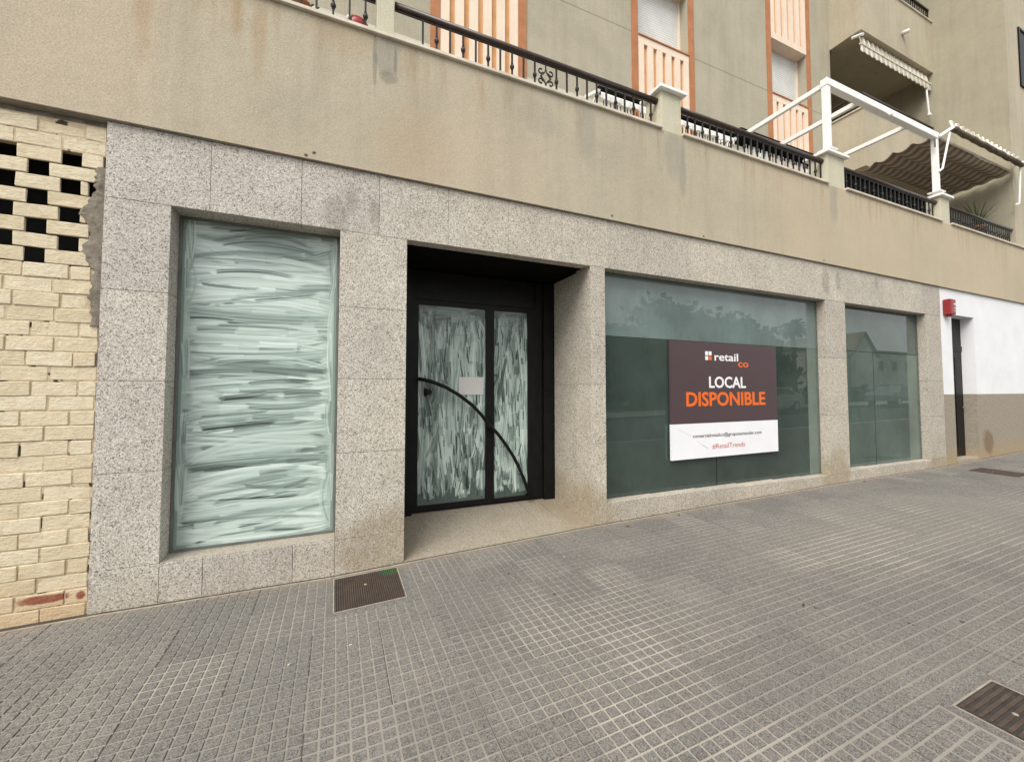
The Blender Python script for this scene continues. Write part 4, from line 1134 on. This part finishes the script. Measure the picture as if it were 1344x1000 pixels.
def house(x0, x1, y0, y1, h, gable, label):
    t = thing('house', ((x0+x1)/2, (y0+y1)/2, 0), label, 'house', 'white houses across the street')
    m = MB(); m.box(x0, x1, y0, y1, -.5, h)
    if gable: 
        xm = (x0+x1)/2; m.f.append(tuple(len(m.v)+i for i in range(3))); m.v += [(x0,y1+.001,h),(x1,y1+.001,h),(xm,y1+.001,h+gable)]
    m.build('wall', M['house'], t)
    rf = MB()
    if gable:
        xm = (x0+x1)/2
        for (a, b) in ((x0-.3, xm), (x1+.3, xm)):
            rf.quad((a,y0-.3,h-.12),(a,y1+.3,h-.12),(b,y1+.3,h+gable+.05),(b,y0-.3,h+gable+.05)); rf.quad((a,y0-.3,h-.02),(a,y1+.3,h-.02),(b,y1+.3,h+gable+.17),(b,y0-.3,h+gable+.17))
    else: rf.box(x0-.25, x1+.25, y0-.25, y1+.25, h+.001, h+.22)
    rf.build('roof', M['tile_roof'], t)
    nx = max(1, int((x1-x0)/2.6))
    for fl_ in range(int(h//2.8)):
        for i in range(nx):
            xc = x0+(i+.5)*(x1-x0)/nx; f_ = MB(); frame_bars(f_, xc-.55, xc+.55, .9+fl_*2.8, 2.1+fl_*2.8, .07, y1+.002, y1+.06)
            fo = f_.build('window', M['house'], t); box(xc-.48, xc+.48, y1+.004, y1+.02, .97+fl_*2.8, 2.03+fl_*2.8).build('pane', M['dark_glass'], fo)
house(44, 51.5, -30, -22, 5.6, 0, 'flat roofed white house beyond the palm across the street')
house(52, 57, -30, -22, 5.2, 2.6, 'white gabled house across the street, mirrored in the right window')
house(57.5, 72, -31, -22.5, 5.8, 0, 'long white terrace at the right end of the street')
house(8, 17, -34, -26, 6.0, 0, 'white house behind the small tree across the street')
house(-12, 5, -34, -26, 6.2, 0, 'long white house opposite the painted window')
hd = MB(); q = random.Random(5)
for i in range(5000):
    x = q.uniform(8, 75); p = Vector((x, -18.2+q.gauss(0,.35), q.uniform(-.1,1.7)+.3*math.sin(x))); a = Vector((q.gauss(0,1),q.gauss(0,1),q.gauss(0,1))).normalized()*.16; b = a.cross(Vector((q.gauss(0,1),q.gauss(0,1),1))).normalized()*.12
    hd.quad(p-a, p-b, p+a, p+b)
tag(hd.build('hedge', M['leaf_dark']), 'long low hedge along the far pavement across the street', 'hedge', kind='stuff')
def car(x, y, mat, label):
    t = thing('parked_car', (x, y, gz(x)-.13), label, 'car', 'cars parked across the street'); z = gz(x)-.13
    prof = [(-2.1,.35),(-2.1,.75),(-1.9,.95),(-1.1,1.02),(-.55,1.42),(.9,1.45),(1.6,1.05),(2.05,.95),(2.12,.6),(2.1,.35)]
    m = MB(); n = len(prof)
    for s_ in (-.82, .82):
        b = len(m.v); m.v += [(x+a, y+s_*(1 if zz_ < 1.1 else .82), z+zz_) for a, zz_ in prof]; m.f.append(tuple(range(b, b+n)) if s_ < 0 else tuple(range(b, b+n))[::-1])
    for i in range(n): m.f.append((i, (i+1) % n, n+(i+1) % n, n+i))
    m.build('body', mat, t)
    wnd = MB()
    for s_ in (-1, 1):
        yy = y+s_*.76; wnd.quad((x-.95,y+s_*.83,z+1.04),(x+1.35,y+s_*.83,z+1.06),(x+.85,y+s_*.69,z+1.40),(x-.52,y+s_*.69,z+1.38))
    wnd.build('side_window', M['dark_glass'], t)
    for wx in (-1.3, 1.3):
        for s_ in (-1, 1):
            w_ = MB().tube([(x+wx, y+s_*.66, z+.32), (x+wx, y+s_*.86, z+.32)], .32, 18); wo = w_.build('wheel', M['black_frame'], t)
            MB().tube([(x+wx, y+s_*.861, z+.32), (x+wx, y+s_*.87, z+.32)], .2, 14).build('rim', M['white_plastic'], wo)
M['car_w'] = simple('white_car_paint', (.7,.7,.7), .25, var=.02, coat=.5); M['car_g'] = simple('grey_car_paint', (.16,.17,.18), .25, var=.02, coat=.5)
car(44.5, -12.3, M['car_w'], 'white car parked across the street, mirrored in the right window')
car(38, -12.3, M['car_g'], 'grey car parked across the street near the palm')
car(24, -12.3, M['car_w'], 'white car parked across the street by the broad tree')

# ------------------------------------------------------------------ light
SUN_EL, SUN_AZ = R(50), R(232)     # azimuth measured from +Y clockwise
w = bpy.data.worlds.new('World'); S.world = w; w.use_nodes = True; nt = w.node_tree
bg = nt.nodes['Background']; sky = nt.nodes.new('ShaderNodeTexSky'); sky.sky_type = 'NISHITA'; sky.sun_disc = False
sky.sun_elevation = SUN_EL; sky.sun_rotation = SUN_AZ; sky.dust_density = 4; sky.air_density = 1.0
hs = nt.nodes.new('ShaderNodeHueSaturation'); hs.inputs['Saturation'].default_value = .22; nt.links.new(sky.outputs[0], hs.inputs['Color'])
# overcast: cloud cover flattens the sky towards an even grey
tc = nt.nodes.new('ShaderNodeTexCoord'); no = nt.nodes.new('ShaderNodeTexNoise'); no.inputs['Scale'].default_value = 2.4; no.inputs['Detail'].default_value = 5; nt.links.new(tc.outputs['Generated'], no.inputs['Vector'])
rp = nt.nodes.new('ShaderNodeValToRGB'); rp.color_ramp.elements[0].position = .3; rp.color_ramp.elements[0].color = (7.2,7.3,7.4,1); rp.color_ramp.elements[1].position = .75; rp.color_ramp.elements[1].color = (10.5,10.4,10.2,1); nt.links.new(no.outputs['Fac'], rp.inputs[0])
mx = nt.nodes.new('ShaderNodeMix'); mx.data_type = 'RGBA'; mx.inputs[0].default_value = .6; nt.links.new(hs.outputs[0], mx.inputs[6]); nt.links.new(rp.outputs[0], mx.inputs[7])
nt.links.new(mx.outputs[2], bg.inputs['Color']); bg.inputs['Strength'].default_value = .093
sl = bpy.data.lights.new('sun', 'SUN'); sl.energy = 1.9; sl.angle = R(38); sl.color = (1, .95, .87)
so = bpy.data.objects.new('sun', sl); col.objects.link(so)
d = Vector((math.sin(SUN_AZ)*math.cos(SUN_EL), math.cos(SUN_AZ)*math.cos(SUN_EL), math.sin(SUN_EL)))
so.rotation_euler = d.to_track_quat('Z', 'Y').to_euler()

# ------------------------------------------------------------------ camera
cd = bpy.data.cameras.new('camera'); cam = bpy.data.objects.new('camera', cd); col.objects.link(cam)
cd.sensor_width = 36; cd.lens = 533.11/1344*36; cd.shift_y = -(500-489.165)/1344; cd.clip_start = .05; cd.clip_end = 1000
cam.location = (0, -3.8044, 1.5); cam.rotation_euler = (R(90+2.317), 0, -R(23.46))
S.camera = cam
S.view_settings.view_transform = 'Standard'; S.view_settings.look = 'None'; S.view_settings.exposure = 0.80; S.view_settings.gamma = 1
S.cycles.use_denoising = True
